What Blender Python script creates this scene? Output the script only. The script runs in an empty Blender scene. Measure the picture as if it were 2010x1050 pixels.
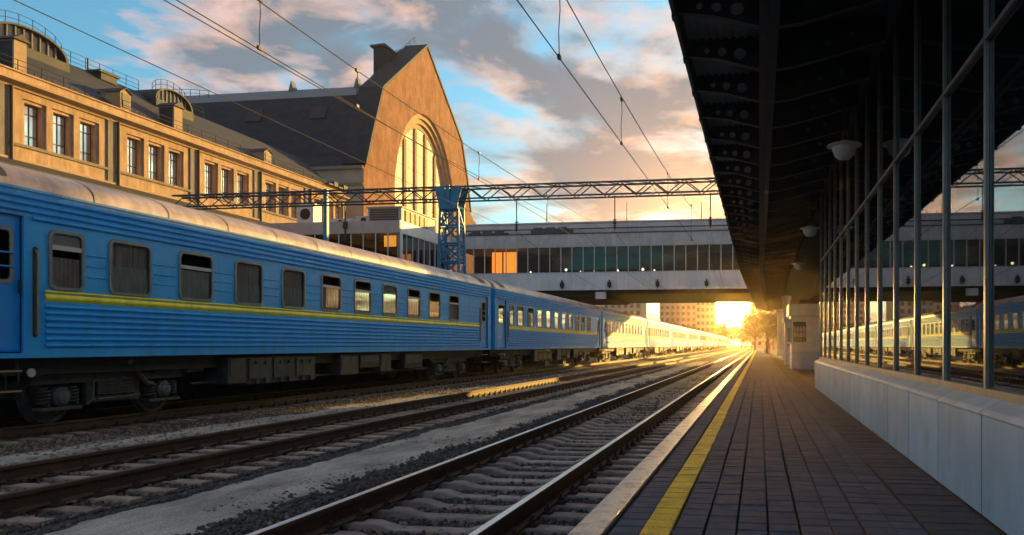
import bpy, bmesh, math, random
import numpy as np
from mathutils import Vector, noise as mnoise
from mathutils.geometry import tessellate_polygon
R = math.radians
rnd = random.Random(7)
S = bpy.context.scene
COL = S.collection

# ------------------------------------------------------------------ camera
cd = bpy.data.cameras.new('camera'); cam = bpy.data.objects.new('camera', cd); COL.objects.link(cam)
cam.location = (0, 0, 1.38)
YAW = math.atan(237 / 1540)
cam.rotation_euler = (R(90), 0, YAW)
cd.sensor_width = 36; cd.lens = 1540 / 2010 * 36
cd.shift_x = (1005 - 1253) / 2010; cd.shift_y = (677 - 525) / 2010
cd.clip_end = 6000; cd.clip_start = 0.05
S.camera = cam

# ------------------------------------------------------------------ world, sun, exposure
SUN_AZ, SUN_EL = R(27), R(9)
w = bpy.data.worlds.new("World"); S.world = w; w.use_nodes = True
nt = w.node_tree; nt.nodes.clear()
def nd(tree, typ, props=None, **inp):
    n = tree.nodes.new('ShaderNode' + typ)
    for k, v in (props or {}).items(): setattr(n, k, v)
    for k, v in inp.items():
        key = int(k[1:]) if k[0] == '_' and k[1:].isdigit() else k.replace('_', ' ')
        s = n.inputs[key]
        if isinstance(v, bpy.types.NodeSocket): tree.links.new(v, s)
        else: s.default_value = v
    return n
def mth(tree, op, a, b=0.0, c=0.0, clamp=False):
    return nd(tree, 'Math', {'operation': op, 'use_clamp': clamp}, _0=a, _1=b, _2=c).outputs[0]
def vmth(tree, op, a, b):
    n = nd(tree, 'VectorMath', {'operation': op}, _0=a, _1=b)
    return n.outputs['Value'] if op == 'DOT_PRODUCT' else n.outputs[0]
def mixc(tree, f, a, b, mode='MIX'):
    n = nd(tree, 'Mix', {'data_type': 'RGBA', 'blend_type': mode, 'clamp_factor': True, 'clamp_result': False})
    for s, v in ((n.inputs[0], f), (n.inputs[6], a), (n.inputs[7], b)):
        if isinstance(v, bpy.types.NodeSocket): tree.links.new(v, s)
        else: s.default_value = v if not isinstance(v, tuple) or len(v) == 4 else v + (1,)
    return n.outputs[2]
def ramp(tree, fac, stops):
    n = nd(tree, 'ValToRGB'); e = n.color_ramp.elements
    while len(e) < len(stops): e.new(0.5)
    for i, (p, c) in enumerate(stops):
        e[i].position = p; e[i].color = (c if len(c) == 4 else tuple(c) + (1,)) if isinstance(c, tuple) else (c, c, c, 1)
    tree.links.new(fac, n.inputs[0]); return n.outputs[0]

BG = 0.1
sky = nd(nt, 'TexSky', {'sky_type': 'NISHITA', 'sun_disc': False, 'sun_elevation': SUN_EL, 'sun_rotation': SUN_AZ,
                        'air_density': 1.0, 'dust_density': 1.2, 'ozone_density': 2.0})
gen = nd(nt, 'TexCoord').outputs['Generated']
sep = nd(nt, 'SeparateXYZ', _0=gen); dz = mth(nt, 'MAXIMUM', sep.outputs[2], 0.0)
den = mth(nt, 'ADD', dz, 0.14)
cx = mth(nt, 'DIVIDE', sep.outputs[0], den); cy = mth(nt, 'DIVIDE', sep.outputs[1], den)
cp0 = nd(nt, 'CombineXYZ', _0=cx, _1=cy, _2=0.0).outputs[0]
cp = nd(nt, 'Mapping', Vector=cp0, Location=(0.1, 13.6, 0.4), Scale=(0.95, 1.0, 1.0)).outputs[0]
def nz(v, sc, det, rough=0.55, dist=0.0):
    return nd(nt, 'TexNoise', Vector=v, Scale=sc, Detail=det, Roughness=rough, Distortion=dist).outputs[0]
n1 = nz(cp, 1.9, 12, 0.575, 0.25)
n2 = nz(nd(nt, 'Mapping', Vector=cp0, Location=(6.8, 6.2, 0)).outputs[0], 4.2, 11, 0.62, 0.3)
nbig = nz(nd(nt, 'Mapping', Vector=cp0, Location=(16.4, 9.6, 0)).outputs[0], 0.8, 2, 0.5)
cov = mth(nt, 'ADD', mth(nt, 'MULTIPLY', n1, 0.7), mth(nt, 'MULTIPLY', nbig, 0.3))
mask = ramp(nt, cov, [(0.43, 0.0), (0.485, 0.7), (0.53, 1.0)])
thick = ramp(nt, mth(nt, 'ADD', mth(nt, 'MULTIPLY', cov, 0.65), mth(nt, 'MULTIPLY', n2, 0.35)), [(0.435, 0.0), (0.525, 1.0)])
sunv = (math.sin(R(-2.6)) * math.cos(R(2.8)), math.cos(R(-2.6)) * math.cos(R(2.8)), math.sin(R(2.8)))
dt = mth(nt, 'MAXIMUM', vmth(nt, 'DOT_PRODUCT', gen, sunv), 0.0)
toward = mth(nt, 'POWER', dt, 5.0)
k = 1 / BG
litc = mixc(nt, toward, (.33 * k, .185 * k, .14 * k), (.31 * k, .195 * k, .13 * k))
shad = mixc(nt, toward, (.050 * k, .070 * k, .092 * k), (.060 * k, .074 * k, .092 * k))
cloud = mixc(nt, thick, litc, shad)
skyc = mixc(nt, 1.0, sky.outputs[0], (0.34, 0.69, 0.74), 'MULTIPLY')
col = mixc(nt, mask, skyc, cloud)
# warm air towards the low sun
hor = mth(nt, 'POWER', mth(nt, 'SUBTRACT', 1.0, mth(nt, 'MINIMUM', dz, 1.0)), 9.0)
warm = mth(nt, 'MULTIPLY', hor, mth(nt, 'POWER', dt, 2.0))
col = mixc(nt, mth(nt, 'MULTIPLY', warm, 0.18), col, (.66 * k, .40 * k, .21 * k))
g1 = mth(nt, 'POWER', dt, 90.0); g2 = mth(nt, 'POWER', dt, 700.0); g3 = mth(nt, 'POWER', dt, 9000.0)
glow = mixc(nt, 1.0, mixc(nt, 1.0, mixc(nt, g1, (0, 0, 0), (.25 * k, .13 * k, .035 * k)),
            mixc(nt, g2, (0, 0, 0), (2.2 * k, 1.2 * k, .3 * k)), 'ADD'), mixc(nt, g3, (0, 0, 0), (800 * k, 440 * k, 120 * k)), 'ADD')
col = mixc(nt, 1.0, col, glow, 'ADD')
bg = nd(nt, 'Background', Color=col, Strength=BG)
nt.links.new(bg.outputs[0], nd(nt, 'OutputWorld').inputs[0])

w.cycles.sampling_method = 'MANUAL'; w.cycles.sample_map_resolution = 2048
sl = bpy.data.lights.new('sun', 'SUN'); sun = bpy.data.objects.new('sun', sl); COL.objects.link(sun)
sl.energy = 2.5; sl.angle = R(0.6); sl.color = (1.0, 0.60, 0.13)
sdir = Vector((math.sin(SUN_AZ) * math.cos(SUN_EL), math.cos(SUN_AZ) * math.cos(SUN_EL), math.sin(SUN_EL)))
sun.rotation_euler = sdir.to_track_quat('Z', 'Y').to_euler()
sun.location = sdir * 100
S.view_settings.view_transform = 'Standard'; S.view_settings.look = 'None'
S.view_settings.exposure = 1.95; S.view_settings.gamma = 1; S.view_settings.use_curve_mapping = False
S.render.engine = 'CYCLES'
S.cycles.max_bounces = 7; S.cycles.transparent_max_bounces = 12; S.cycles.volume_bounces = 0
S.cycles.use_denoising = True
S.cycles.sample_clamp_indirect = 6

# ------------------------------------------------------------------ materials
MATS = {}
def M(name, c, c2=None, scale=3.0, rough=0.7, metal=0.0, bump=0.0, bscale=None, rnd_amt=0.0, spec=0.5, stretch=(1, 1, 1), isl=0.0, speck=0.0, dirt=0.0, dsc=(2.2, 2.2, .28),
      lo=0.4, hi=0.62, rvar=0.0, detail=5):
    m = bpy.data.materials.new(name); m.use_nodes = True; t = m.node_tree; b = t.nodes['Principled BSDF']
    b.inputs['Roughness'].default_value = rough; b.inputs['Metallic'].default_value = metal
    b.inputs['Specular IOR Level'].default_value = spec
    c = tuple(c) + (1,); out = None
    if c2 or bump or rnd_amt or rvar or speck or dirt:
        pos = nd(t, 'NewGeometry').outputs['Position']
        mp = nd(t, 'Mapping', Vector=pos, Scale=stretch).outputs[0]
        n = nd(t, 'TexNoise', Vector=mp, Scale=scale, Detail=detail, Roughness=0.6).outputs[0]
        f = ramp(t, n, [(lo, 0.0), (hi, 1.0)])
        out = mixc(t, f, c, tuple(c2 or c[:3]) + (1,))
        if rnd_amt:
            ri = nd(t, 'ObjectInfo').outputs['Random']
            out = mixc(t, 1.0, out, ramp(t, ri, [(0, 1 - rnd_amt), (1, 1 + rnd_amt)]), 'MULTIPLY')
        if dirt:
            dn = nd(t, 'TexNoise', Vector=nd(t, 'Mapping', Vector=pos, Scale=dsc).outputs[0], Scale=2.0, Detail=8.0, Roughness=0.68).outputs[0]
            out = mixc(t, 1.0, out, ramp(t, dn, [(.36, (1 - dirt, 1 - dirt * 1.02, 1 - dirt * 1.1)), (.60, (1.0, 1.0, 1.0))]), 'MULTIPLY')
        if speck:
            sp = nd(t, 'TexNoise', Vector=pos, Scale=55.0, Detail=3.0, Roughness=0.7).outputs[0]
            out = mixc(t, 1.0, out, ramp(t, sp, [(.32, 1 - speck), (.68, 1 + speck * .6)]), 'MULTIPLY')
        if isl:
            out = mixc(t, 1.0, out, ramp(t, nd(t, 'NewGeometry').outputs['Random Per Island'], [(0, 1 - isl), (1, 1 + isl)]), 'MULTIPLY')
        t.links.new(out, b.inputs['Base Color'])
        if rvar:
            t.links.new(mth(t, 'ADD', rough, mth(t, 'MULTIPLY', mth(t, 'SUBTRACT', n, 0.5), rvar), 0, True), b.inputs['Roughness'])
        if bump:
            n3 = nd(t, 'TexNoise', Vector=mp, Scale=bscale or scale * 6, Detail=4).outputs[0]
            t.links.new(nd(t, 'Bump', Strength=bump, Distance=0.02, Height=n3).outputs[0], b.inputs['Normal'])
    else: b.inputs['Base Color'].default_value = c
    MATS[name] = m; return m
def glass(name, tint, ior=1.5, refl=(1, 1, 1)):
    m = bpy.data.materials.new(name); m.use_nodes = True; t = m.node_tree; t.nodes.clear()
    tr = nd(t, 'BsdfTransparent', Color=tint + (1,)); gl = nd(t, 'BsdfGlossy', Color=refl + (1,), Roughness=0.02)
    fr = nd(t, 'Fresnel', IOR=ior)
    mx = nd(t, 'MixShader', _0=fr.outputs[0], _1=tr.outputs[0], _2=gl.outputs[0])
    t.links.new(mx.outputs[0], nd(t, 'OutputMaterial').inputs[0]); return m
m_blue = M('train_blue_paint', (.006, .38, .93), (.016, .44, .95), 1.3, .5, bump=.06, bscale=25, rvar=.25, stretch=(1, .35, 1.6), dirt=.17, dsc=(2.5, 2.5, .5))
m_bluedoor = M('door_blue_paint', (.006, .27, .78), (.014, .31, .82), 1.6, .4, bump=.05, bscale=20)
m_yellow = M('yellow_stripe_paint', (.97, .88, .03), (.93, .82, .03), 2, .4, dirt=.2)
m_roof = M('carriage_roof_metal', (.72, .56, .50), (.52, .39, .345), 1.1, .42, .25, bump=.08, bscale=14, rvar=.3, stretch=(1, .6, 1), dirt=.35, dsc=(.8, 2.2, .8))
m_frame = M('window_frame_grey', (.15, .185, .21), (.21, .25, .28), 6, .45, .3)
m_vent = M('vent_rail_cream', (.55, .5, .44), None, rough=.5)
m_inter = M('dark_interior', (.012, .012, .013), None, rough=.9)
m_under = M('underframe_black', (.014, .014, .016), (.03, .028, .027), 5, .7, bump=.2)
m_bogie = M('bogie_grime', (.055, .054, .057), (.105, .095, .09), 7, .6, .2, bump=.3)
m_box = M('equipment_box_grey', (.075, .072, .070), (.04, .038, .036), 4, .6, bump=.1, dirt=.4)
m_axle = M('axle_cap_grey', (.13, .16, .16), (.07, .08, .08), 9, .5)
m_ochre = M('step_ochre', (.42, .27, .08), (.3, .2, .06), 5, .6)
m_cd = M('curtain_dark', (.80, .70, .60), (.5, .43, .37), 9, .9, stretch=(1, 3, .3))
m_cl = M('curtain_pale', (.75, .77, .66), (.55, .57, .48), 9, .9, stretch=(1, 3, .3))
m_cw = M('blind_white', (.72, .68, .62), None, rough=.8)
m_co = M('curtain_orange', (.75, .30, .05), (.55, .2, .03), 6, .8, stretch=(3, 3, .3))
m_orglow = M('curtain_orange_lit', (.75, .30, .05), (.55, .2, .03), 2, .8, stretch=(1, 1, .6))
_b = m_orglow.node_tree.nodes['Principled BSDF']; _b.inputs['Emission Color'].default_value = (1, .38, .05, 1); _b.inputs['Emission Strength'].default_value = .38  # emissive colour that paints an orange reflection in the glazing
m_pane = glass('window_glass', (.94, .96, .95), 1.45)
m_rail = M('rail_rust', (.075, .042, .028), (.12, .062, .036), 5, .65, .3, bump=.3)
m_railtop = M('rail_polished', (.95, .93, .90), (.85, .82, .77), 4, .34, .95, rvar=.2, stretch=(1, .2, 1))
m_railworn = M('rail_head_rusty', (.22, .15, .10), (.13, .08, .05), 4, .45, .6, stretch=(1, .2, 1))
m_slp = M('sleeper_concrete', (.36, .31, .28), (.23, .20, .18), 6, .85, bump=.15, rnd_amt=.25)
m_slp2 = M('sleeper_brown', (.40, .295, .22), (.24, .18, .14), 6, .85, bump=.15, rnd_amt=.3)
m_fast = M('fastening_steel', (.04, .028, .024), (.07, .045, .035), 9, .7, .3)
m_ground = M('ballast_ground', (.035, .032, .032), (.085, .075, .07), 9, .95, speck=.6, bump=.9, bscale=60)
m_earth = M('earth_far', (.07, .062, .05), (.11, .095, .075), .2, .95, bump=.4, bscale=3)
m_sand = M('grey_sand', (.58, .54, .44), (.22, .205, .18), 2.6, .95, speck=.55, bump=.9, bscale=35, lo=.35, hi=.68, detail=10, stretch=(1, .35, 1))
m_stone = M('ballast_stone', (.05, .046, .047), (.125, .112, .105), 14, .9, lo=.40, hi=.66, isl=.45)
m_stone2 = M('ballast_stone_brown', (.26, .19, .14), (.11, .085, .07), 14, .9, lo=.38, hi=.66, isl=.45)
m_paver = M('paver_dark', (.046, .076, .128), (.064, .096, .150), 7, .95, bump=.25, bscale=90, rnd_amt=.15, spec=.08)
m_paverrest = M('paver_dark_far', (.046, .076, .128), (.064, .096, .150), 5, .95, isl=.15, bump=.25, bscale=60, spec=.08)
m_slab = M('slab_slate', (.034, .056, .088), (.05, .076, .11), 6, .95, spec=.08, bump=.25, bscale=80, rnd_amt=.12, isl=.12)
m_ypav = M('paver_yellow', (.95, .66, .06), (.80, .52, .05), 5, .8, spec=.25, bump=.25, bscale=90, rnd_amt=.1, isl=.12, speck=.3, dirt=.25, dsc=(2, 2, 2))
m_joint = M('joint_dark', (.018, .016, .016), None, rough=.95)
m_kerb = M('kerb_white_worn', (.88, .74, .58), (.40, .27, .19), 6, .5, bump=.4, bscale=40, lo=.48, hi=.72, detail=9, speck=.25)
m_pface = M('platform_face_concrete', (.10, .085, .07), (.05, .045, .04), 3, .9, bump=.4)
m_panel = M('cladding_panel_grey', (.44, .64, .78), (.36, .54, .67), 2.2, .5, .1, rnd_amt=.12, bump=.05, rvar=.25, dirt=.14, speck=.10)
m_ledge = M('ledge_skylit_pale', (.80, .80, .78), (.66, .66, .65), 3, .45, .1)  # paler than the panels: skylight on the sloping top put into the colour
m_alu = M('aluminium_frame', (.27, .275, .285), (.21, .215, .225), 4, .4, .5)
m_mir = bpy.data.materials.new('dark_mirror_glass'); m_mir.use_nodes = True
_b = m_mir.node_tree.nodes['Principled BSDF']
_b.inputs['Base Color'].default_value = (.006, .007, .008, 1); _b.inputs['Roughness'].default_value = .015; _b.inputs['IOR'].default_value = 3.0
m_bldk = M('pavilion_wall_dark', (.05, .048, .047), (.035, .034, .034), 2, .7)
m_canopy = M('canopy_blue_black', (.030, .042, .062), (.042, .054, .074), 3, .55, .2)
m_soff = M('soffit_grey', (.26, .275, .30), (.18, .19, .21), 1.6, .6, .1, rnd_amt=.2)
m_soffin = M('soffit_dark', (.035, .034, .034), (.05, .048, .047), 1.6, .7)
m_lamp = M('lamp_white_glass', (.62, .60, .58), None, rough=.35)
m_kiosk = M('kiosk_pale', (.68, .67, .67), (.58, .57, .57), 3, .5)
m_kioskb = M('kiosk_blue_grey', (.46, .54, .62), (.38, .45, .52), 3, .5)
m_goodsg = M('goods_green', (.16, .25, .07), (.3, .3, .12), 12, .6)
m_goodsw = M('goods_white', (.6, .62, .62), (.4, .42, .45), 10, .6)
m_brw = M('bridge_panel_white', (.84, .83, .84), (.76, .75, .76), 1.2, .5, rnd_amt=.05, dirt=.12)
m_brg = M('bridge_panel_grey', (.60, .575, .575), (.52, .50, .50), 1.2, .55, rnd_amt=.07, dirt=.18)
m_brr = M('bridge_roof_grey', (.46, .45, .46), (.40, .39, .40), 1.2, .6)
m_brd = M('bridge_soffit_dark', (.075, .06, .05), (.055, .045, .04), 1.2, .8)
m_mullw = M('mullion_white', (.62, .62, .62), None, rough=.5)
m_brgl = glass('bridge_glass', (.5, .52, .54), 1.42)
m_room = M('bridge_room', (.07, .07, .075), (.05, .05, .055), 1, .8)
m_terr = M('terrace_panel_pink', (.56, .46, .44), (.48, .40, .38), 1, .6, rnd_amt=.06)
m_plas = M('wing_plaster', (.60, .40, .265), (.48, .31, .195), 1.4, .9, bump=.25, bscale=8, stretch=(1, 1, .7), detail=8, dirt=.30)
m_plas2 = M('wing_plaster_pale', (.50, .35, .23), (.42, .285, .175), 1.2, .9, bump=.15, bscale=8)
m_gable = M('gable_plaster', (.42, .185, .115), (.30, .12, .07), .8, .9, bump=.4, bscale=3, detail=9, dirt=.34, dsc=(.9, .9, .2))
m_hallw = M('hall_wall_beige', (.42, .37, .31), (.36, .31, .26), .6, .9, bump=.1)
m_mold = M('arch_moulding', (.60, .40, .24), (.5, .32, .19), 1, .85)
m_slate = M('slate_roof', (.012, .018, .032), (.026, .034, .052), .9, .75, bump=.3, bscale=6, stretch=(1, 1, 2), detail=9)
m_slate2 = M('upper_roof_grey', (.17, .18, .19), (.13, .135, .145), .8, .6, .2, bump=.15)
m_wroof = M('wing_roof_grey', (.052, .052, .066), (.034, .035, .046), 1.5, .7, bump=.2)
m_pier = M('window_pier_brown', (.34, .20, .10), (.27, .15, .08), 1.2, .8)
m_skygl = M('sky_reflection_glazing', (.80, .76, .66), (.66, .62, .53), .9, .6, rnd_amt=.12, spec=.5)  # pale pane colour stands in for the bright sky reflected in the glass
m_winpane = M('wing_window_glass', (.75, .76, .74), (.5, .52, .52), .7, .06, rnd_amt=.25, spec=1.0)
for _m, _i in ((m_winpane, 2.2), (m_skygl, 1.45)): _m.node_tree.nodes['Principled BSDF'].inputs['IOR'].default_value = _i; _m.node_tree.nodes['Principled BSDF'].inputs['Metallic'].default_value = .5 if _m is m_winpane else 0
m_wframe = M('wing_window_frame', (.06, .05, .045), None, rough=.6)
m_pil = M('pilaster_grey', (.26, .225, .185), (.21, .18, .15), 1.4, .9)
m_pipe = M('drainpipe_dark', (.035, .03, .028), None, rough=.6)
m_iron = M('railing_iron', (.035, .033, .035), None, rough=.6)
m_gant = M('gantry_blue', (.02, .22, .40), (.03, .16, .28), 3, .5, bump=.1)
m_gantg = M('beam_grey_green', (.06, .085, .095), (.04, .055, .06), 3, .55)
m_wire = M('wire_dark', (.02, .02, .021), None, rough=.6)
m_ac = M('air_unit_white', (.62, .62, .6), (.5, .5, .49), 3, .5)
m_apt = M('apartment_pale', (.55, .47, .38), (.48, .41, .33), .3, .9)
m_apt2 = M('apartment_pink', (.50, .36, .30), (.43, .31, .26), .3, .9)
m_aptw = M('apartment_window', (.10, .10, .10), None, rough=.2)
m_bark = M('bark', (.09, .06, .04), (.06, .04, .03), 6, .9)
m_leaf = M('leaf', (.055, .085, .022), (.10, .11, .03), 1.5, .7, rnd_amt=.3)
m_bulb = bpy.data.materials.new('lit_bulb'); m_bulb.use_nodes = True
_b = m_bulb.node_tree.nodes['Principled BSDF']; _b.inputs['Emission Color'].default_value = (1, .72, .38, 1); _b.inputs['Emission Strength'].default_value = 1.5
m_skin = M('skin', (.45, .28, .2), None); m_coat = M('coat_red', (.28, .06, .05), None); m_coatw = M('coat_pale', (.6, .55, .5), None); m_trous = M('trousers', (.04, .04, .06), None)
m_hz = M('unused', (1, 1, 1))

# ------------------------------------------------------------------ mesh helpers
class MB:
    def __init__(s): s.v = []; s.f = []; s.m = []
    def add(s, vs, fs, m=0):
        o = len(s.v); s.v += [tuple(p) for p in vs]; s.f += [tuple(i + o for i in f) for f in fs]; s.m += [m] * len(fs); return s
    def box(s, x0, x1, y0, y1, z0, z1, m=0):
        return s.add([(x0,y0,z0),(x1,y0,z0),(x1,y1,z0),(x0,y1,z0),(x0,y0,z1),(x1,y0,z1),(x1,y1,z1),(x0,y1,z1)],
                     [(3,2,1,0),(4,5,6,7),(0,1,5,4),(1,2,6,5),(2,3,7,6),(3,0,4,7)], m)
    def cbox(s, x0, x1, y0, y1, z0, z1, c, m=0):
        v = [(x0,y0,z0),(x1,y0,z0),(x1,y1,z0),(x0,y1,z0),(x0,y0,z1-c),(x1,y0,z1-c),(x1,y1,z1-c),(x0,y1,z1-c),
             (x0+c,y0+c,z1),(x1-c,y0+c,z1),(x1-c,y1-c,z1),(x0+c,y1-c,z1)]
        return s.add(v, [(0,1,5,4),(1,2,6,5),(2,3,7,6),(3,0,4,7),(4,5,9,8),(5,6,10,9),(6,7,11,10),(7,4,8,11),(8,9,10,11)], m)
    def quad(s, a, b, c, d, m=0): return s.add([a, b, c, d], [(0,1,2,3)], m)
    def prism(s, pts, ax, a0, a1, m=0, caps=True):
        """polygon pts extruded along axis: ax 0 -> pts are (y,z), 1 -> (x,z), 2 -> (x,y)"""
        def P(p, a): return ((a, p[0], p[1]), (p[0], a, p[1]), (p[0], p[1], a))[ax]
        n = len(pts); vs = [P(p, a0) for p in pts] + [P(p, a1) for p in pts]
        fs = [(i, (i + 1) % n, n + (i + 1) % n, n + i) for i in range(n)]
        if caps: fs += [tuple(range(n - 1, -1, -1)), tuple(range(n, 2 * n))]
        return s.add(vs, fs, m)
    def sheet(s, pts, ax, a0, a1, m=0):
        def P(p, a): return ((a, p[0], p[1]), (p[0], a, p[1]), (p[0], p[1], a))[ax]
        n = len(pts); return s.add([P(p, a0) for p in pts] + [P(p, a1) for p in pts], [(i, i + 1, n + i + 1, n + i) for i in range(n - 1)], m)
    def holedpoly(s, outer, holes, ax, a0, a1, m=0):
        def P(p, a): return ((a, p[0], p[1]), (p[0], a, p[1]), (p[0], p[1], a))[ax]
        loops = [outer] + holes; allp = [p for l in loops for p in l]
        tri = tessellate_polygon([[Vector((p[0], p[1], 0)) for p in l] for l in loops])
        n = len(allp); fs = [tuple(t) for t in tri] + [tuple(i + n for i in t) for t in tri]; o = 0
        for l in loops:
            k = len(l); fs += [(o + i, o + (i + 1) % k, n + o + (i + 1) % k, n + o + i) for i in range(k)]; o += k
        return s.add([P(p, a0) for p in allp] + [P(p, a1) for p in allp], fs, m)
    def tube(s, p, q, r, n=6, r2=None, m=0, caps=True):
        p = Vector(p); q = Vector(q); d = (q - p).normalized(); r2 = r if r2 is None else r2
        u = d.cross(Vector((0, 0, 1)) if abs(d.z) < .9 else Vector((1, 0, 0))).normalized(); v = d.cross(u)
        vs = [p + (u * math.cos(t) + v * math.sin(t)) * r for t in [2 * math.pi * i / n for i in range(n)]] + \
             [q + (u * math.cos(t) + v * math.sin(t)) * r2 for t in [2 * math.pi * i / n for i in range(n)]]
        fs = [(i, (i + 1) % n, n + (i + 1) % n, n + i) for i in range(n)]
        if caps: fs += [tuple(range(n)), tuple(range(2 * n - 1, n - 1, -1))]
        return s.add(vs, fs, m)
    def path(s, pts, r, n=5, m=0):
        for a, b in zip(pts, pts[1:]): s.tube(a, b, r, n, m=m, caps=False)
        return s
    def lathe(s, prof, c, ax=2, n=16, m=0):
        """prof: list of (r, h) along axis from centre c"""
        vs = []
        for r, hgt in prof:
            for i in range(n):
                t = 2 * math.pi * i / n; a, b = r * math.cos(t), r * math.sin(t)
                o = ((hgt, a, b), (a, hgt, b), (a, b, hgt))[ax]; vs.append((c[0] + o[0], c[1] + o[1], c[2] + o[2]))
        fs = [(j * n + i, j * n + (i + 1) % n, (j + 1) * n + (i + 1) % n, (j + 1) * n + i) for j in range(len(prof) - 1) for i in range(n)]
        fs += [tuple(range(n)), tuple(range(len(vs) - n, len(vs)))]
        return s.add(vs, fs, m)
    def mesh(s, name, mats, smooth=False):
        me = bpy.data.meshes.new(name); me.from_pydata(s.v, [], s.f)
        mats = mats if isinstance(mats, (list, tuple)) else [mats]
        for x in mats: me.materials.append(x)
        if len(mats) > 1: me.polygons.foreach_set('material_index', s.m)
        bm = bmesh.new(); bm.from_mesh(me); bmesh.ops.recalc_face_normals(bm, faces=bm.faces); bm.to_mesh(me); bm.free()
        if smooth:
            me.shade_smooth(); me.set_sharp_from_angle(angle=R(40))
        me.update(); return me
    def build(s, name, mats, parent=None, smooth=False, **tags):
        return obj(name, s.mesh(name, mats, smooth), parent, **tags)
def obj(name, me, parent=None, loc=None, **tags):
    o = bpy.data.objects.new(name, me); COL.objects.link(o)
    if parent: o.parent = parent
    if loc: o.location = loc
    for k, v in tags.items(): o[k] = v
    return o
def thing(name, label, cat, loc=(0, 0, 0), group=None, rz=0):
    o = bpy.data.objects.new(name, None); COL.objects.link(o); o.location = loc; o.rotation_euler.z = rz
    o.empty_display_size = .3; o['label'] = label; o['category'] = cat
    if group: o['group'] = group
    return o
KIDS = {}
def kids(o): return [c for c in o.children]
def copy_tree(o, parent=None, skip=None):
    c = o.copy(); COL.objects.link(c)
    if parent: c.parent = parent
    for ch in list(o.children):
        if skip and skip(ch): continue
        copy_tree(ch, c, skip)
    return c
def grid_holes(u0, u1, v0, v1, holes):
    """rectangles filling u0..u1 x v0..v1 minus the holes"""
    us = sorted({u0, u1, *[h[0] for h in holes], *[h[1] for h in holes]}); vs = sorted({v0, v1, *[h[2] for h in holes], *[h[3] for h in holes]})
    out = []
    for a, b in zip(us, us[1:]):
        for c, d in zip(vs, vs[1:]):
            mu, mv = (a + b) / 2, (c + d) / 2
            if not any(h[0] < mu < h[1] and h[2] < mv < h[3] for h in holes): out.append((a, b, c, d))
    return out
def rrect(cu, cv, hu, hv, r, n=4):
    pts = []
    for sx, sy, a0 in ((1, 1, 0), (-1, 1, 90), (-1, -1, 180), (1, -1, 270)):
        for i in range(n + 1):
            t = R(a0 + 90 * i / n); pts.append((cu + sx * (hu - r) + r * math.cos(t), cv + sy * (hv - r) + r * math.sin(t)))
    return pts
def circ(cu, cv, r, n=14): return [(cu + r * math.cos(2 * math.pi * i / n), cv + r * math.sin(2 * math.pi * i / n)) for i in range(n)]

# ================================================================== ground
def gz(x, y):
    n = mnoise.noise((x * .9, y * .9, 3.1)) * .014 + mnoise.noise((x * 4, y * 4, 1.1)) * .008
    b = -.275
    ax = abs(x + 2.85)
    if ax < 1.6: b = -.24 if ax > .8 else -.274
    if -6.35 < x < -4.2:
        e = min((x + 6.35) / .5, (-4.2 - x) / .45, 1); b = -.275 + .055 * max(e, 0)
    if x < -6.3: b = -.236
    if x < -9.2: b = -.235
    if x < -12.6: b = -.30
    return b + n
GX0, GX1, GY0, GY1 = -16.0, -1.18, 1.5, 75.0
xs = np.linspace(GX0, GX1, 110); ys = 1.5 * (GY1 / 1.5) ** np.linspace(0, 1, 300)
gm = MB()
gv = [(x, y, gz(x, y)) for y in ys for x in xs]; nx = len(xs)
gm.v = gv
gm.f = []; gm.m = []
for j in range(len(ys) - 1):
    for i in range(nx - 1):
        x = (xs[i] + xs[i + 1]) / 2; y = ys[j]
        gm.f.append((j * nx + i, j * nx + i + 1, (j + 1) * nx + i + 1, (j + 1) * nx + i)); gm.m.append(0)
track_bed = gm.build('track_bed', m_ground, None, True, kind='structure')
MB().quad((-16, 75, -.26), (-1.18, 75, -.26), (-1.18, 700, -.26), (-16, 700, -.26)).build('far_track_bed', m_ground, kind='structure')
MB().quad((-3000, -300, -.36), (3000, -300, -.36), (3000, 5000, -.36), (-3000, 5000, -.36)).build('ground', m_earth, kind='structure')
# sand strip with a wandering edge between the two tracks
def sand_strip(name, x_lo, x_hi, y0, y1, dz, seed, amp, fade=None):
    sm = MB(); ny = 420; nu = 16; yy = y0 * (y1 / y0) ** np.linspace(0, 1, ny)
    for y in yy:
        a = x_lo + amp * mnoise.noise((seed, y * .55, 0)) + .4 * amp * mnoise.noise((seed, y * 2.4, 5)) + .22 * amp * mnoise.noise((seed, y * 8, 5))
        b = x_hi + amp * mnoise.noise((seed + 9, y * .5, 0)) + .4 * amp * mnoise.noise((seed + 9, y * 2.2, 5)) + .22 * amp * mnoise.noise((seed + 9, y * 7, 5))
        for i in range(nu):
            u = i / (nu - 1); x = a + (b - a) * u; e = min(u, 1 - u) * 2
            sm.v.append((x, y, gz(x, y) - .03 + .055 * min(e * 3, 1) + dz))
    for j in range(ny - 1):
        for i in range(nu - 1): sm.f.append((j * nu + i, j * nu + i + 1, (j + 1) * nu + i + 1, (j + 1) * nu + i)); sm.m.append(0)
    return sm.build(name, m_sand, None, True, kind='structure')
sand_strip('sand_path', -6.15, -4.55, 3.0, 75, .0, 2.0, .45)
sand_strip('sandy_path', -10.95, -9.55, 9, 75, -.005, 14.0, .5)

FPL = MB().box(-34, -15.0, 4, 54, -.35, .95).build('far_platform', m_pface, kind='structure')
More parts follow.
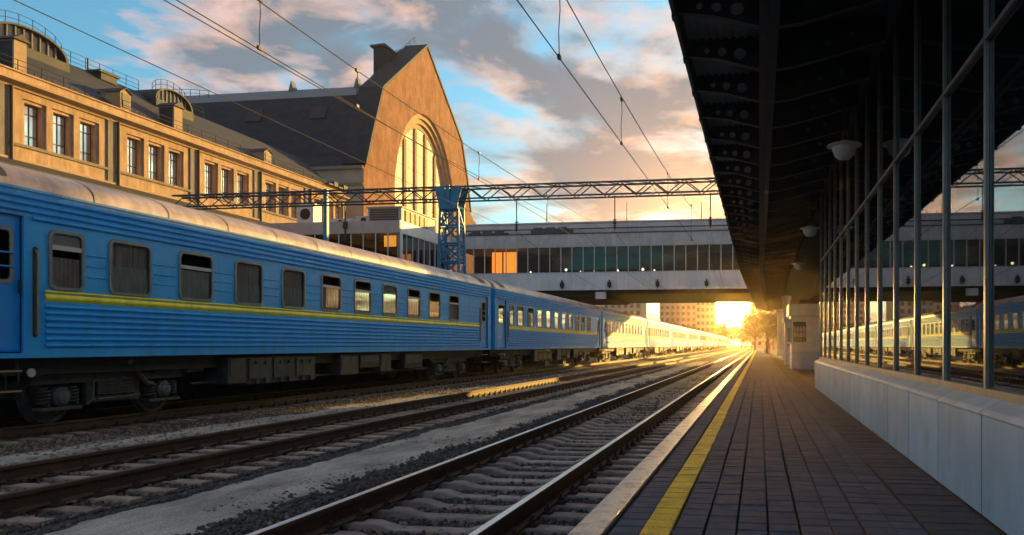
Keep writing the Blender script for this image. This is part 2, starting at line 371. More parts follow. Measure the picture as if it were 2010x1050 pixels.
# ballast stones ----------------------------------------------------
def stones(name, mat, areas, seed):
    rs = np.random.RandomState(seed); V = []; F = []; o = 0
    t = (1 + 5 ** .5) / 2
    ico = np.array([(-1,t,0),(1,t,0),(-1,-t,0),(1,-t,0),(0,-1,t),(0,1,t),(0,-1,-t),(0,1,-t),(t,0,-1),(t,0,1),(-t,0,-1),(-t,0,1)]) / 1.902
    octa = np.array([(1,0,0),(-1,0,0),(0,1,0),(0,-1,0),(0,0,1),(0,0,-1)], float)
    fo = np.array([(0,2,4),(2,1,4),(1,3,4),(3,0,4),(2,0,5),(1,2,5),(3,1,5),(0,3,5)])
    fi = np.array([(0,11,5),(0,5,1),(0,1,7),(0,7,10),(0,10,11),(1,5,9),(5,11,4),(11,10,2),(10,7,6),(7,1,8),(3,9,4),(3,4,2),(3,2,6),(3,6,8),(3,8,9),(4,9,5),(2,4,11),(6,2,10),(8,6,7),(9,8,1)])
    for (x0, x1, y0, y1, dens, s0, s1) in areas:
        n = int((x1 - x0) * (y1 - y0) * dens)
        for _ in range(n):
            y = y0 + (y1 - y0) * rs.rand() ** 1.35; x = x0 + (x1 - x0) * rs.rand()
            if -6.05 < x < -4.85:
                c = mnoise.noise((x * 1.1, y * .45, 8.0))
                if c < .02 + .42 * min(x + 6.05, -4.85 - x): continue
            s = s0 + (s1 - s0) * rs.rand() ** 2
            base, fc = (ico, fi) if y < 13 else (octa, fo)
            p = base * (1 + .32 * (rs.rand(len(base), 1) - .5)) * s * (.75 + .5 * rs.rand(1, 3))
            a = rs.rand() * 6.28; ca, sa = math.cos(a), math.sin(a)
            tl = (rs.rand() - .5) * 1.2; ct, st = math.cos(tl), math.sin(tl)
            p = p @ np.array([(ca, sa, 0), (-sa, ca, 0), (0, 0, 1)]) @ np.array([(1, 0, 0), (0, ct, st), (0, -st, ct)])
            p = p + (x, y, gz(x, y) + s * .18)
            V.append(p); F.append(fc + o); o += len(p)
    V = np.concatenate(V); F = np.concatenate(F)
    me = bpy.data.meshes.new(name); me.vertices.add(len(V)); me.vertices.foreach_set('co', V.astype('f').ravel())
    me.loops.add(F.size); me.loops.foreach_set('vertex_index', F.astype('i').ravel())
    me.polygons.add(len(F)); me.polygons.foreach_set('loop_start', np.arange(0, F.size, 3, dtype='i')); me.polygons.foreach_set('loop_total', np.full(len(F), 3, 'i'))
    me.materials.append(mat); me.update(); me.validate()
    return obj(name, me, kind='stuff', label='loose crushed stone lying between and beside the railway tracks', category='gravel')
stones('ballast', m_stone, [(-4.5, -1.25, 3.2, 16, 380, .011, .027), (-4.5, -1.25, 16, 48, 70, .03, .055),
    (-6.45, -4.4, 4, 22, 330, .010, .032), (-6.4, -4.2, 22, 60, 45, .03, .05), (-9.3, -6.2, 5.5, 18, 230, .012, .030), (-9.3, -6.2, 18, 50, 50, .03, .055)], 1)
g2 = stones('gravel', m_stone2, [(-12.2, -9.1, 8, 24, 130, .016, .04), (-12.2, -9.1, 24, 60, 45, .03, .055), (-4.4, -1.3, 3.5, 14, 60, .018, .04), (-9.2, -6.3, 6, 18, 55, .02, .045)], 2)
g2['label'] = 'brown loose gravel strewn beside the track under the carriages'

# ================================================================== railway tracks
def railprof(x):
    return [(x-.075,-.18),(x+.075,-.18),(x+.075,-.168),(x+.012,-.15),(x+.010,-.05),(x+.036,-.038),(x+.036,-.006),(x+.030,0),(x-.030,0),(x-.036,-.006),(x-.036,-.038),(x-.010,-.05),(x-.012,-.15),(x-.075,-.168)]
def sleeper_mesh(dip, mat):
    b = MB(); xs_ = [-1.35, -1.05, -.45, -.25, .25, .45, 1.05, 1.35]
    zt = [-.195, -.19, -.19, -.19 - dip, -.19 - dip, -.19, -.19, -.195]
    if dip > .01: xs_ = [-1.35, -1.05, -.5, -.32, .32, .5, 1.05, 1.35]
    wt, wb = .085, .115; vs = []
    for x, z in zip(xs_, zt): vs += [(x, -wb, -.36), (x, -wt - .01, z - .012), (x, -wt, z), (x, wt, z), (x, wt + .01, z - .012), (x, wb, -.36)]
    fs = []
    for j in range(len(xs_) - 1):
        for i in range(5): fs.append((j*6+i, j*6+i+1, (j+1)*6+i+1, (j+1)*6+i))
    fs += [(0,1,2,3,4,5), tuple(len(vs) - 6 + i for i in (5,4,3,2,1,0))]
    return b.add(vs, fs).mesh('sleeper', mat)
def track(ax, y0, nsl, label, dip, smat, topmat, pitch=.5, yend=420):
    t = thing('railway_track', label, 'railway track', (ax, 0, 0), 'parallel railway tracks')
    for sx in (-.795, .795):
        rl = MB().prism(railprof(sx), 1, 0.5, yend).build('rail', m_rail, t)
        MB().box(sx - .031, sx + .031, .5, yend, .0005, .004).build('rail_head', topmat, rl)
    me = sleeper_mesh(dip, smat); fb = MB()
    for i in range(nsl):
        y = y0 + i * pitch
        o = obj('sleeper', me, t, (rnd.uniform(-.02, .02), y + rnd.uniform(-.025, .025), rnd.uniform(-.012, .004)))
        o.rotation_euler.z = rnd.uniform(-.012, .012)
        if i < 110:
            for sx in (-.795, .795):
                for sg in (-1, 1):
                    xx = sx + sg * .105
                    fb.box(xx - .045, xx + .045, y - .055, y + .055, -.195, -.165)
                    fb.box(xx - .025, xx + .025, y - .03, y + .03, -.165, -.135)
                    fb.tube((xx, y, -.14), (xx, y, -.095), .018, 6)
    fb.build('fastening', m_fast, t, kind='stuff')
    return t
track(-2.85, 3.6, 220, 'near track with bright polished rails and dipped concrete sleepers beside the platform edge', .05, m_slp, m_railtop)
track(-7.68, 5.2, 220, 'middle track with dull rusty rails and brown sleepers between sand strip and train', .0, m_slp2, m_railworn)
track(-13.2, 9.0, 200, 'rusty track under the blue passenger carriages', .0, m_slp2, m_railworn)

# ================================================================== platform
P = MB().box(-1.16, 1.9, .5, 320, -.34, .165).build('platform', m_joint, kind='structure')
MB().box(-1.185, -1.16, .5, 320, -.34, .11).build('edge_wall', m_pface, P)
for i in range(120):
    y0 = 3.0 + i * 1.2
    b = MB(); x0, x1 = -1.20, -.975
    pr = [(x0, .10), (x1, .10), (x1, .197), (x1 - .01, .203), (x0 + .04, .203), (x0 + .012, .19), (x0, .165)]
    b.prism(pr, 1, y0 + .003, y0 + 1.197).build('kerb_stone', m_kerb, P).location.z = rnd.uniform(-.004, .002)
colx = [-.94 + .2 * i for i in range(10)]     # ten paver columns
rows = []; y = 3.95
while y < 150:
    d = rnd.choice((.1, .2, .2)) if y < 40 else .4
    rows.append((y, d)); y += d
def paver_at(b, cx_, w_, y_, d_, m=0, j=.006):
    b.cbox(-w_ / 2 + j * .9, w_ / 2 - j * .9, -d_ / 2 + j, d_ / 2 - j, -.05, 0, .006, m)
mesh_cache = {}
npav = 0; rest = MB()
for (y, d) in rows:
    for ci, x in enumerate(colx + ['slab']):
        if x == 'slab': w_, xc, mt = .44, 1.285, m_slab
        else: w_, xc, mt = .2, x + .1, (m_ypav if ci == 1 else m_paver)
        dx = .012 * mnoise.noise((ci * 3.7, y * .25, 2)) ; zz = .2 + rnd.uniform(-.0035, .0015)
        if npav < 299 and y > 4.4:
            key = (w_, d, mt.name)
            if key not in mesh_cache: b = MB(); paver_at(b, 0, w_, 0, d); mesh_cache[key] = b.mesh('paver', mt)
            o = obj('paver', mesh_cache[key], P, (xc + dx, y + d / 2, zz)); o.rotation_euler.z = rnd.uniform(-.006, .006)
            o.rotation_euler.x = rnd.uniform(-.008, .008); npav += 1
        else:
            mi = 1 if ci == 1 else (2 if x == 'slab' else 0); o0 = len(rest.v)
            paver_at(rest, 0, w_, 0, d, mi)
            for q in range(o0, len(rest.v)):
                a = rest.v[q]; rest.v[q] = (a[0] + xc + dx, a[1] + y + d / 2, a[2] + zz)
def fix_rest(me): return me
rest.build('paving', [m_paverrest, m_ypav, m_slab], P, kind='stuff')
MB().box(-1.16, 1.9, 150, 320, .165, .2).build('paved_end', m_paverrest, P)

# ================================================================== pavilion with mirror glass
pav = thing('station_pavilion', 'long pavilion with dark mirror glass, slim mullions and grey panelled plinth on the right', 'building', (1.55, 0, 0))
pp = 1.345; seam0 = 5.76 - 3 * pp
PX = 1.55
ymax = 22.4
i = 0; yy = seam0
pm = None
prof = [(-.02, .2), (-.02, .905), (.0, .92), (.125, .985), (.125, .2)]
while yy < ymax - .2:
    y1 = min(yy + pp, ymax)
    MB().prism(prof, 1, yy + .014, y1 - .014).build('wall_panel', m_panel, pav)
    MB().prism([(-.03, .912), (.0, .935), (.118, .995), (.118, .985), (-.0, .92), (-.03, .90)], 1, yy + .012, y1 - .012).build('ledge_skylit', m_ledge, pav)  # added cap that paints the skylit panel top lighter
    MB().box(-.012, .06, y1 - .013, y1 + .013, .2, .9).build('joint_shade_strip', m_joint, pav); yy += pp  # black strip stands in for the shade of the deep gap between panels
MB().box(.06, .12, .5, ymax - .01, .2, .95).build('plinth_core', m_joint, pav)
MB().box(.115, .165, .5, ymax, .99, 1.055).build('window_sill', m_alu, pav)
mull0 = 6.24 - 3 * pp; yy = mull0; ml = []
while yy < ymax - .05: ml.append(yy); yy += pp
ml.append(ymax - .03)
for a, b in zip(ml, ml[1:]):
    MB().quad((.16, a, 1.0), (.16, b, 1.0), (.16, b, 3.68), (.16, a, 3.68)).build('glass_pane', m_mir, pav)
    MB().quad((.162, a, 3.7), (.162, b, 3.7), (.162, b, 7.0), (.162, a, 7.0)).build('glass_pane', m_mir, pav)
for a in ml:
    MB().box(.138, .158, a - .016, a + .016, 1.055, 7.0).box(.128, .138, a - .024, a + .024, 1.055, 7.0).build('mullion', m_alu, pav)
MB().box(.126, .158, .5, ymax, 3.67, 3.71).build('transom', m_alu, pav)
MB().box(.17, 9, .5, ymax - .01, .2, 8.6).build('building_core', m_bldk, pav)
MB().box(.02, 9.1, .4, ymax + .05, 7.0, 7.5).build('parapet', m_bldk, pav)

RB = thing('shade_wall', 'plain dark wall added unseen behind the canopy to shade the near carriages', 'building', (3.42, 23.5, 0))
rbm = MB().box(0, .8, -1, 22, -.3, 8.95).box(0, .8, 44, 46, -.3, 8.95).box(0, .8, 22, 44, 5.2, 8.95).box(0, .8, 22, 44, -.3, 3.75)  # added to shade the train; the gap lets a low sunbeam onto the gravel
rbm.build('wall', m_bldk, RB)
MB().box(-.06, .9, -1.1, 46.1, 8.95, 9.2).build('parapet', m_bldk, RB)

# ================================================================== canopy
can = thing('platform_canopy', 'dark blue-black platform canopy on perforated ribs overhead', 'canopy', (0, 0, 0))
web_o = [(-.92, 5.10), (-.5, 5.04), (-.1, 4.92), (.0, 4.90), (.0, 5.44), (-.92, 5.30)]
web_i = [(.22, 4.88), (.45, 4.90), (1.56, 5.17), (1.56, 5.50), (.22, 5.44)]
mo = MB().holedpoly(web_o, [circ(-.66, 5.155, .038), circ(-.47, 5.135, .056), circ(-.24, 5.10, .075)], 1, -.012, .012).mesh('rib', m_canopy)
mi_ = MB().holedpoly(web_i, [circ(.55, 5.08, .05), circ(.85, 5.17, .045), circ(1.15, 5.25, .04)], 1, -.012, .012).mesh('rib', m_canopy)
flo = MB().add([(-.93,-.05,5.09),(-.93,.05,5.09),(-.5,.05,5.03),(-.5,-.05,5.03),(-.1,.05,4.91),(-.1,-.05,4.91),(.0,.05,4.885),(.0,-.05,4.885)],
               [(0,1,2,3),(3,2,4,5),(5,4,6,7)])
fli = MB().add([(.22,-.05,4.868),(.22,.05,4.868),(.45,.05,4.888),(.45,-.05,4.888),(1.56,.05,5.158),(1.56,-.05,5.158)], [(0,1,2,3),(3,2,4,5)])
mfo = flo.mesh('flange', m_canopy); mfi = fli.mesh('flange', m_canopy)
r0 = 10.1 - 6 * pp; nr = 60
so = MB().box(-.90, 0, .02, pp - .02, 5.31, 5.33)
for kx in range(9): so.box(-.89 + kx * .1, -.85 + kx * .1, .02, pp - .02, 5.285, 5.31)
mso = so.mesh('soffit_panel', m_soff)
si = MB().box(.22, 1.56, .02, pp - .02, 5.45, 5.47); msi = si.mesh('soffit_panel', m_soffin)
for i in range(nr):
    y = r0 + i * pp
    sh = max(0, (y - 38)) * .016
    for me, fl in ((mo, mfo), (mi_, mfi)):
        rb = obj('rib', me, can, (sh, y, 0)); obj('flange', fl, rb)
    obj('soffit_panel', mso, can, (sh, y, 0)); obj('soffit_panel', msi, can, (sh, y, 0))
    MB().box(-.96 + sh, -.915 + sh, y + .004, y + pp - .004, 5.06, 5.34).build('fascia', m_canopy, can)
    MB().box(-.965 + sh, -.90 + sh, y - .06, y + .06, 5.03, 5.36).build('fascia_joint', m_canopy, can)
yc1 = r0 + nr * pp
MB().prism([(.0, r0), (.22, r0), (.22, 38), (.22 + (yc1 - 38) * .016, yc1), ((yc1 - 38) * .016, yc1), (.0, 38)], 2, 4.93, 5.44).build('edge_beam', m_canopy, can)
MB().box(.08, .11, r0, 38, 4.9, 4.93).build('cable_strip', m_iron, can)
MB().prism([(-.97, r0), (3.4, r0), (3.4, yc1), (-.97 + (yc1 - 38) * .016, yc1), (-.97, 38)], 2, 5.52, 5.66).build('roof_deck', m_canopy, can)
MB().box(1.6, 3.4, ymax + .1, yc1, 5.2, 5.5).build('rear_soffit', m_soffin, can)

def lamp(x, y, z, top, label):
    t = thing('canopy_lamp', label, 'lamp', (x, y, z), 'round lamps under the canopy')
    MB().lathe([(.02, -.20), (.09, -.185), (.15, -.13), (.18, -.05), (.185, 0)], (0, 0, 0), 2, 18).build('globe', m_lamp, t, True)
    MB().lathe([(.185, -.002), (.265, .015), (.26, .03), (.10, .07), (.05, .1)], (0, 0, 0), 2, 18).build('shade', m_lamp, t, True)
    MB().tube((0, 0, .09), (0, 0, top - z), .018, 6).build('stem', m_canopy, t)
lamp(1.30, 12.47, 4.44, 5.45, 'nearest white dome lamp under the canopy by the mirror glass')
lamp(1.30, 20.7, 4.37, 5.45, 'second white dome lamp under the canopy, near the end of the glass')
lamp(1.42, 29.0, 4.3, 5.45, 'third white dome lamp, small, above the kiosk roof')
# columns beyond the kiosk
def column(x, y, r, label):
    t = thing('platform_column', label, 'column', (x, y, .2), 'columns under the canopy')
    MB().lathe([(r * 1.15, 0), (r * 1.15, .3), (r, .34), (r, 4.6), (r * 1.3, 4.75), (r * 1.3, 5.0)], (0, 0, 0), 2, 18).build('shaft', m_kiosk, t, True)
    MB().box(-r * 1.6, r * 1.6, -r * 1.6, r * 1.6, 5.0, 5.3).build('capital', m_canopy, t)
column(2.35, 85, .45, 'round pale column under the far end of the canopy')
column(2.1, 62, .28, 'slimmer column standing behind the kiosk under the canopy')

# ================================================================== kiosk
kx, ky = 1.56, 38.5
K = thing('platform_kiosk', 'pale platform kiosk with serving window and header box under the canopy', 'kiosk', (kx, ky, .2))
MB().box(0, 1.6, 0, 2.6, 0, .86).build('base', m_kioskb, K)
MB().box(-.12, 1.62, -.14, 2.6, 1.25, 1.32).build('counter', m_kiosk, K)
MB().box(0, 1.6, .02, 2.6, .86, 1.25).build('apron', m_kiosk, K)
MB().box(.72, 1.6, 0.02, 2.6, 1.32, 2.5).build('side_wall', m_kiosk, K)
MB().box(0, .06, 0.02, .08, 1.32, 2.5).build('corner_post', m_mullw, K)
MB().quad((.06, .05, 1.32), (.72, .05, 1.32), (.72, .05, 2.3), (.06, .05, 2.3)).build('window', m_pane, K)
MB().box(.0, .72, .05, .1, 2.3, 2.5).build('window_head', m_kiosk, K)
MB().box(.02, .74, .9, .95, 1.32, 2.5).build('back_shelf', m_room, K)
for q in range(4):
    for z0, mt in ((1.34, m_goodsg), (1.62, m_goodsw), (1.9, m_goodsw)):
        MB().lathe([(.05, 0), (.055, .12), (.03, .16), (.02, .2)], (.14 + q * .15, .35, z0), 2, 8).build('bottle', mt, K)
MB().box(.03, .72, .2, .5, 1.86, 1.89).build('shelf', m_kiosk, K)
MB().box(.03, .72, .2, .5, 1.58, 1.61).build('shelf', m_kiosk, K)
MB().box(-.15, 1.75, -.18, 2.7, 2.62, 3.15).build('header', m_kiosk, K)
MB().box(-.05, 1.65, -.06, 2.65, 2.5, 2.62).build('cornice', m_kioskb, K)
K2 = thing('platform_booth', 'narrow pale booth standing just behind the kiosk', 'booth', (1.5, 47, .2))
MB().box(0, 1.2, 0, 1.2, 0, 2.5).build('booth_body', m_kiosk, K2)
MB().box(-.08, 1.28, -.08, 1.28, 2.5, 2.75).build('booth_roof', m_kioskb, K2)
MB().box(.15, 1.05, -.015, 0, 1.1, 2.2).build('booth_window', m_winpane, K2)

# ================================================================== passenger carriages
BL = 23.75; HX = 1.55
WC = [2.39, 3.77, 5.50, 7.22, 8.97, 10.74, 12.48, 14.21, 15.97, 17.71, 19.54]
WW = [.31] + [.47] * 10
WT = ['blind', 'dark', 'split_pale', 'dark', 'dark', 'split', 'split', 'pale', 'split', 'orange', 'split']
WZ0, WZ1 = 2.34, 3.27
DOORS = [(.42, 1.60), (22.55, 23.40)]
def curtain_mesh(hw, z0, z1, mat, seed):
    b = MB(); n = 26; r_ = random.Random(seed); ph = r_.uniform(0, 6)
    pts = [(-.034 + .014 * math.sin(i * 1.55 + ph) + .006 * math.sin(i * 3.1 + ph * 2), -hw + 2 * hw * i / n) for i in range(n + 1)]
    b.sheet(pts, 2, z0, z1); return b.mesh('curtain', mat, True)
RING = {}
def ring(hw, hh):
    b = MB(); o_ = rrect(0, 0, hw + .045, hh + .045, .13); i_ = rrect(0, 0, hw - .02, hh - .02, .09); n = len(o_)
    vs = [(.0, *p) for p in o_] + [(.022, p[0] * .985, p[1] * .985) for p in o_] + [(.022, p[0] * 1.01, p[1] * 1.01) for p in i_] + [(-.035, *p) for p in i_]
    fs = [(k * n + i, k * n + (i + 1) % n, (k + 1) * n + (i + 1) % n, (k + 1) * n + i) for k in range(3) for i in range(n)]
    return b.add(vs, fs).mesh('window', m_frame, True)
R1 = ring(.31, .465); R2 = ring(.47, .465)
def pane_mesh(hw, hh): 
    p = rrect(0, 0, hw - .015, hh - .015, .09); return MB().add([(-.004, *q) for q in p], [tuple(range(len(p)))]).mesh('glass_pane', m_pane)
P1 = pane_mesh(.31, .465); P2 = pane_mesh(.47, .465)
C_dark = [curtain_mesh(.46, -.46, .46, m_cd, s) for s in (1, 2, 3)]; C_dark1 = curtain_mesh(.30, -.46, .05, m_cd, 4)
C_low = curtain_mesh(.46, -.46, .14, m_cd, 5); C_pale = curtain_mesh(.46, -.46, .46, m_cl, 6); C_plow = curtain_mesh(.46, -.46, .12, m_cl, 7)
C_half = [curtain_mesh(.455, -.46, z_, m_cl, s_) for z_, s_ in ((-.03, 9), (.02, 10), (-.06, 12))]
C_or = curtain_mesh(.46, -.46, -.25, m_co, 8)
VR1 = MB().box(-.012, .014, -.30, .30, .17, .25).mesh('vent_rail', m_vent); VR2 = MB().box(-.012, .014, -.455, .455, .14, .21).mesh('vent_rail', m_vent)
BLIND = MB().box(-.05, -.03, -.29, .29, .25, .45).mesh('blind', m_cw)
def bead(y0, y1, z, hgt=.062, dep=.028, x=HX):
    b = MB(); n = 5; pr = [(x + dep * math.sin(math.pi * i / n), z - hgt / 2 + hgt * i / n) for i in range(n + 1)]
    return b.prism([(x - .004, z - hgt / 2)] + pr + [(x - .004, z + hgt / 2)], 1, y0, y1)
def wheel_mb():
    b = MB(); b.lathe([(.12, -.09), (.14, -.02), (.38, .0), (.40, -.035), (.475, -.035), (.475, .05), (.505, .06), (.505, .09), (.40, .09), (.38, .05), (.12, .06)], (0, 0, 0), 0, 28); return b
W_ME = wheel_mb().mesh('wheel', m_bogie, True)
def spring_me():
    b = MB(); pts = [(.10 * math.cos(t), .10 * math.sin(t), .30 * t / (2 * math.pi * 5)) for t in [i * 2 * math.pi * 5 / 60 for i in range(61)]]
    return b.path(pts, .022, 5).mesh('spring', m_bogie, True)
SP_ME = spring_me()
AX_ME = MB().lathe([(.17, 0), (.17, .10), (.13, .13), (.12, .15), (.05, .155)], (0, 0, 0), 0, 18).mesh('axle_box', m_axle, True)
def make_bogie(car, yc, flip):
    b = MB()
    for sx in (-1, 1):
        b.box(sx * .98 - .07, sx * .98 + .07, -1.75, 1.75, .70, .86)
        b.box(sx * .98 - .06, sx * .98 + .06, -.55, .55, .32, .44)
        b.box(sx * .98 - .05, sx * .98 + .05, -.62, -.50, .32, .74); b.box(sx * .98 - .05, sx * .98 + .05, .50, .62, .32, .74)
        for yy in (-1.2, 1.2):
            b.box(sx * 1.02 - .09, sx * 1.02 + .09, yy - .42, yy + .42, .24, .30)
        b.path([(sx * 1.12, .35, .98), (sx * 1.12, .70, .62), (sx * 1.12, .85, .60)], .05, 6)
        b.tube((sx * 1.12, .85, .84), (sx * 1.12, 1.9, .86), .035, 6); b.tube((sx * 1.12, 1.75, .86), (sx * 1.12, 2.25, .86), .075, 8)
        b.path([(sx * 1.15, -.6, .75), (sx * 1.15, -.62, .40), (sx * 1.15, -.75, .30)], .03, 6)
        for q in range(7): b.box(sx * 1.0 - .07, sx * 1.06 + .03, -.44, .44, .46 + q * .034, .48 + q * .034)
        b.tube((sx * 1.14, -.5, .38), (sx * 1.14, .5, .40), .025, 6)
    b.box(-.95, .95, -.3, .3, .5, .9); b.box(-.9, .9, -1.55, -1.45, .55, .75); b.box(-.9, .9, 1.45, 1.55, .55, .75)
    bo = b.build('bogie', m_bogie, car); bo.location.y = yc
    if flip: bo.scale = (1, -1, 1)
    for yy in (-1.2, 1.2):
        for sx in (-1, 1):
            o = obj('wheel', W_ME, bo, (sx * .80, yy, .475)); o.rotation_euler.z = 0 if sx < 0 else math.pi
            o = obj('axle_box', AX_ME, bo, (sx * 1.0, yy, .475)); o.rotation_euler.z = 0 if sx > 0 else math.pi
            for dy in (-.29, .29): obj('spring', SP_ME, bo, (sx * 1.0, yy + dy, .33))
        obj('axle', MB().tube((-.8, yy, .475), (.8, yy, .475), .08, 10).mesh('axle', m_bogie), bo)
    return bo
def make_car():
    car = thing('passenger_carriage', 'x', 'railway carriage', (-13.2, 9.33, 0), 'blue passenger carriages in the train')
    holes = [(c - hw, c + hw, WZ0, WZ1) for c, hw in zip(WC, WW)] + [(a, b_, 1.25, 3.45) for a, b_ in DOORS]
    b = MB()
    for a, b_, c, d in grid_holes(0, BL, 1.17, 3.9, holes): b.quad((HX, a, c), (HX, b_, c), (HX, b_, d), (HX, a, d))
    for a, b_, c, d in holes:
        x2 = HX - .07
        b.quad((HX, a, c), (HX, b_, c), (x2, b_, c), (x2, a, c)); b.quad((HX, a, d), (HX, b_, d), (x2, b_, d), (x2, a, d))
        b.quad((HX, a, c), (HX, a, d), (x2, a, d), (x2, a, c)); b.quad((HX, b_, c), (HX, b_, d), (x2, b_, d), (x2, b_, c))
    b.quad((-HX, 0, 1.17), (-HX, BL, 1.17), (-HX, BL, 3.9), (-HX, 0, 3.9))
    b.quad((-HX, 0, 1.17), (HX, 0, 1.17), (HX, 0, 3.9), (-HX, 0, 3.9)); b.quad((-HX, BL, 1.17), (HX, BL, 1.17), (HX, BL, 3.9), (-HX, BL, 3.9))
    b.quad((-HX, 0, 1.17), (HX, 0, 1.17), (HX, BL, 1.17), (-HX, BL, 1.17))
    body = b.build('body', m_blue, car)
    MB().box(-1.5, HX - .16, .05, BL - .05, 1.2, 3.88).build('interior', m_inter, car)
    # roof
    arc = [(-HX - .012, 3.88)] + [(-(HX + .012) * math.cos(t), 3.90 + .56 * math.sin(t) ** .85) for t in [math.pi * i / 22 for i in range(1, 22)]] + [(HX + .012, 3.88)]
    rb = MB().sheet(arc, 1, -.03, BL + .03)
    rb.add([(p[0], -.03, p[1]) for p in arc], [tuple(range(len(arc)))]); rb.add([(p[0], BL + .03, p[1]) for p in arc], [tuple(range(len(arc)))])
    rb.build('roof', m_roof, car, True)
    arc2 = [(p[0] * 1.006, p[1] + .010) for p in arc]
    for i in range(13):
        y = 1.2 + i * 1.78; MB().sheet(arc2, 1, y - .035, y + .035).build('roof_seam', m_roof, car, True)
    MB().box(HX, HX + .028, 0, BL, 3.86, 3.905).build('gutter', m_blue, car)
    vb = MB()
    for i in range(7): vb.box(-.15, .15, 2.5 + i * 3.1, 2.85 + i * 3.1, 4.4, 4.56)
    vb.build('roof_vent', m_under, car)
    for sy in (1.0, BL - 1.0):
        MB().sheet([(p[0] * 1.012, p[1] + .014) for p in arc[-7:-1]], 1, sy - .32, sy + .32).build('roof_hatch', m_box, car, True)
    # ribs
    ya, yb = 1.98, 22.3
    for z in (3.43, 3.54, 3.65, 3.76): bead(1.75 if z < 3.5 else 0.03, BL - .03 if z > 3.5 else 22.5, z, .072, .042).build('side_rib', m_blue, car)
    for i in range(7): bead(ya, yb, 2.015 - i * .108, .072, .042).build('side_rib', m_blue, car)
    bead(ya, yb, 2.165, .125, .03).build('yellow_stripe', m_yellow, car)
    bead(ya, yb, 2.262, .05, .024).build('yellow_stripe', m_yellow, car)
    for i in range(10):
        a = WC[i] + WW[i] + .11; c = WC[i + 1] - WW[i + 1] - .11
        if c - a > .25:
            for z in (2.95, 2.76, 2.57): bead(a, c, z, .03, .016).build('panel_bead', m_blue, car)
    for z in (2.95, 2.76, 2.57): bead(20.3, 22.3, z, .03, .016).build('panel_bead', m_blue, car)
    # windows
    for i, (c, hw, tp) in enumerate(zip(WC, WW, WT)):
        wd = obj('window', R1 if hw < .4 else R2, car, (HX, c, (WZ0 + WZ1) / 2))
        obj('glass_pane', P1 if hw < .4 else P2, wd)
        if tp == 'blind': obj('blind', BLIND, wd); obj('curtain', C_dark1, wd); obj('vent_rail', VR1, wd)
        elif tp == 'dark': obj('curtain', C_dark[i % 3], wd, (-.03, 0, 0)); obj('curtain', C_half[i % 3], wd)
        elif tp == 'pale': obj('curtain', C_pale, wd)
        elif tp == 'orange': obj('curtain', C_or, wd)
        elif tp == 'split_pale': obj('curtain', C_plow, wd); obj('vent_rail', VR2, wd)
        else: obj('curtain', C_low, wd); obj('vent_rail', VR2, wd)
    # doors
    for di, (a, b_) in enumerate(DOORS):
        x = HX - .06; m0, m1 = a + .2, b_ - .16
        dm = MB()
        for q in grid_holes(a + .012, b_ - .012, 1.27, 3.44, [(m0, m1, 2.38, 3.22)]): dm.quad((x, q[0], q[2]), (x, q[1], q[2]), (x, q[1], q[3]), (x, q[0], q[3]))
        dm.box(x, x + .02, a + .03, b_ - .03, 1.30, 1.36)
        dd = dm.build('door', m_bluedoor, car)
        MB().quad((x - .012, m0, 2.38), (x - .012, m1, 2.38), (x - .012, m1, 3.22), (x - .012, m0, 3.22)).build('glass_pane', m_pane, dd)
        fr = MB(); hu, hv = (m1 - m0) / 2, .42; cu, cv = (m0 + m1) / 2, 2.8
        fr.holedpoly(rrect(cu, cv, hu + .035, hv + .035, .1), [rrect(cu, cv, hu - .03, hv - .03, .07)], 0, x - .004, x + .014).build('door_frame', m_frame, dd)
        for z in (2.62, 2.84): MB().tube((x + .03, m0 - .03, z), (x + .03, m1 + .03, z), .014, 6).build('window_bar', m_bluedoor, dd)
        hy = b_ - .06 if di == 0 else a + .06
        MB().tube((x + .04, hy, 2.2), (x + .04, hy, 2.42), .015, 6).build('handle', m_under, dd)
        MB().box(x - .02, x + .02, a - .004, a + .008, 1.27, 3.44).box(x - .02, x + .02, b_ - .008, b_ + .004, 1.27, 3.44).build('door_seal', m_under, dd)
        gy = b_ + .20 if di == 0 else a - .16
        cap = rrect(gy, 2.24, .045, .74, .044)
        MB().prism(cap, 0, HX + .001, HX + .006).build('handrail_recess', m_under, car)
        MB().path([(HX + .01, gy, 2.92), (HX + .05, gy, 2.86), (HX + .05, gy, 1.62), (HX + .01, gy, 1.56)], .014, 6).build('handrail', m_ochre, car)
        st = MB()
        for z in (.98, .66): st.box(1.2, 1.56, a + .05, b_ - .05, z - .03, z)
        st.box(1.2, 1.24, a, a + .04, .6, 1.17).box(1.2, 1.24, b_ - .04, b_, .6, 1.17)
        so_ = st.build('step', m_under, car)
        for z in (.98, .66): MB().box(1.561, 1.575, a + .05, b_ - .05, z - .028, z - .002).build('step_edge', m_ochre, so_)
        MB().path([(1.4, b_ + .02 if di == 0 else a - .02, 1.17), (1.42, b_ + .03 if di == 0 else a - .03, .8), (1.3, b_ + .06 if di == 0 else a - .06, .62)], .018, 6).build('step_stay', m_box, so_)
    # underframe
    MB().box(-1.25, 1.25, .2, BL - .2, .88, 1.165).build('underframe', m_under, car)
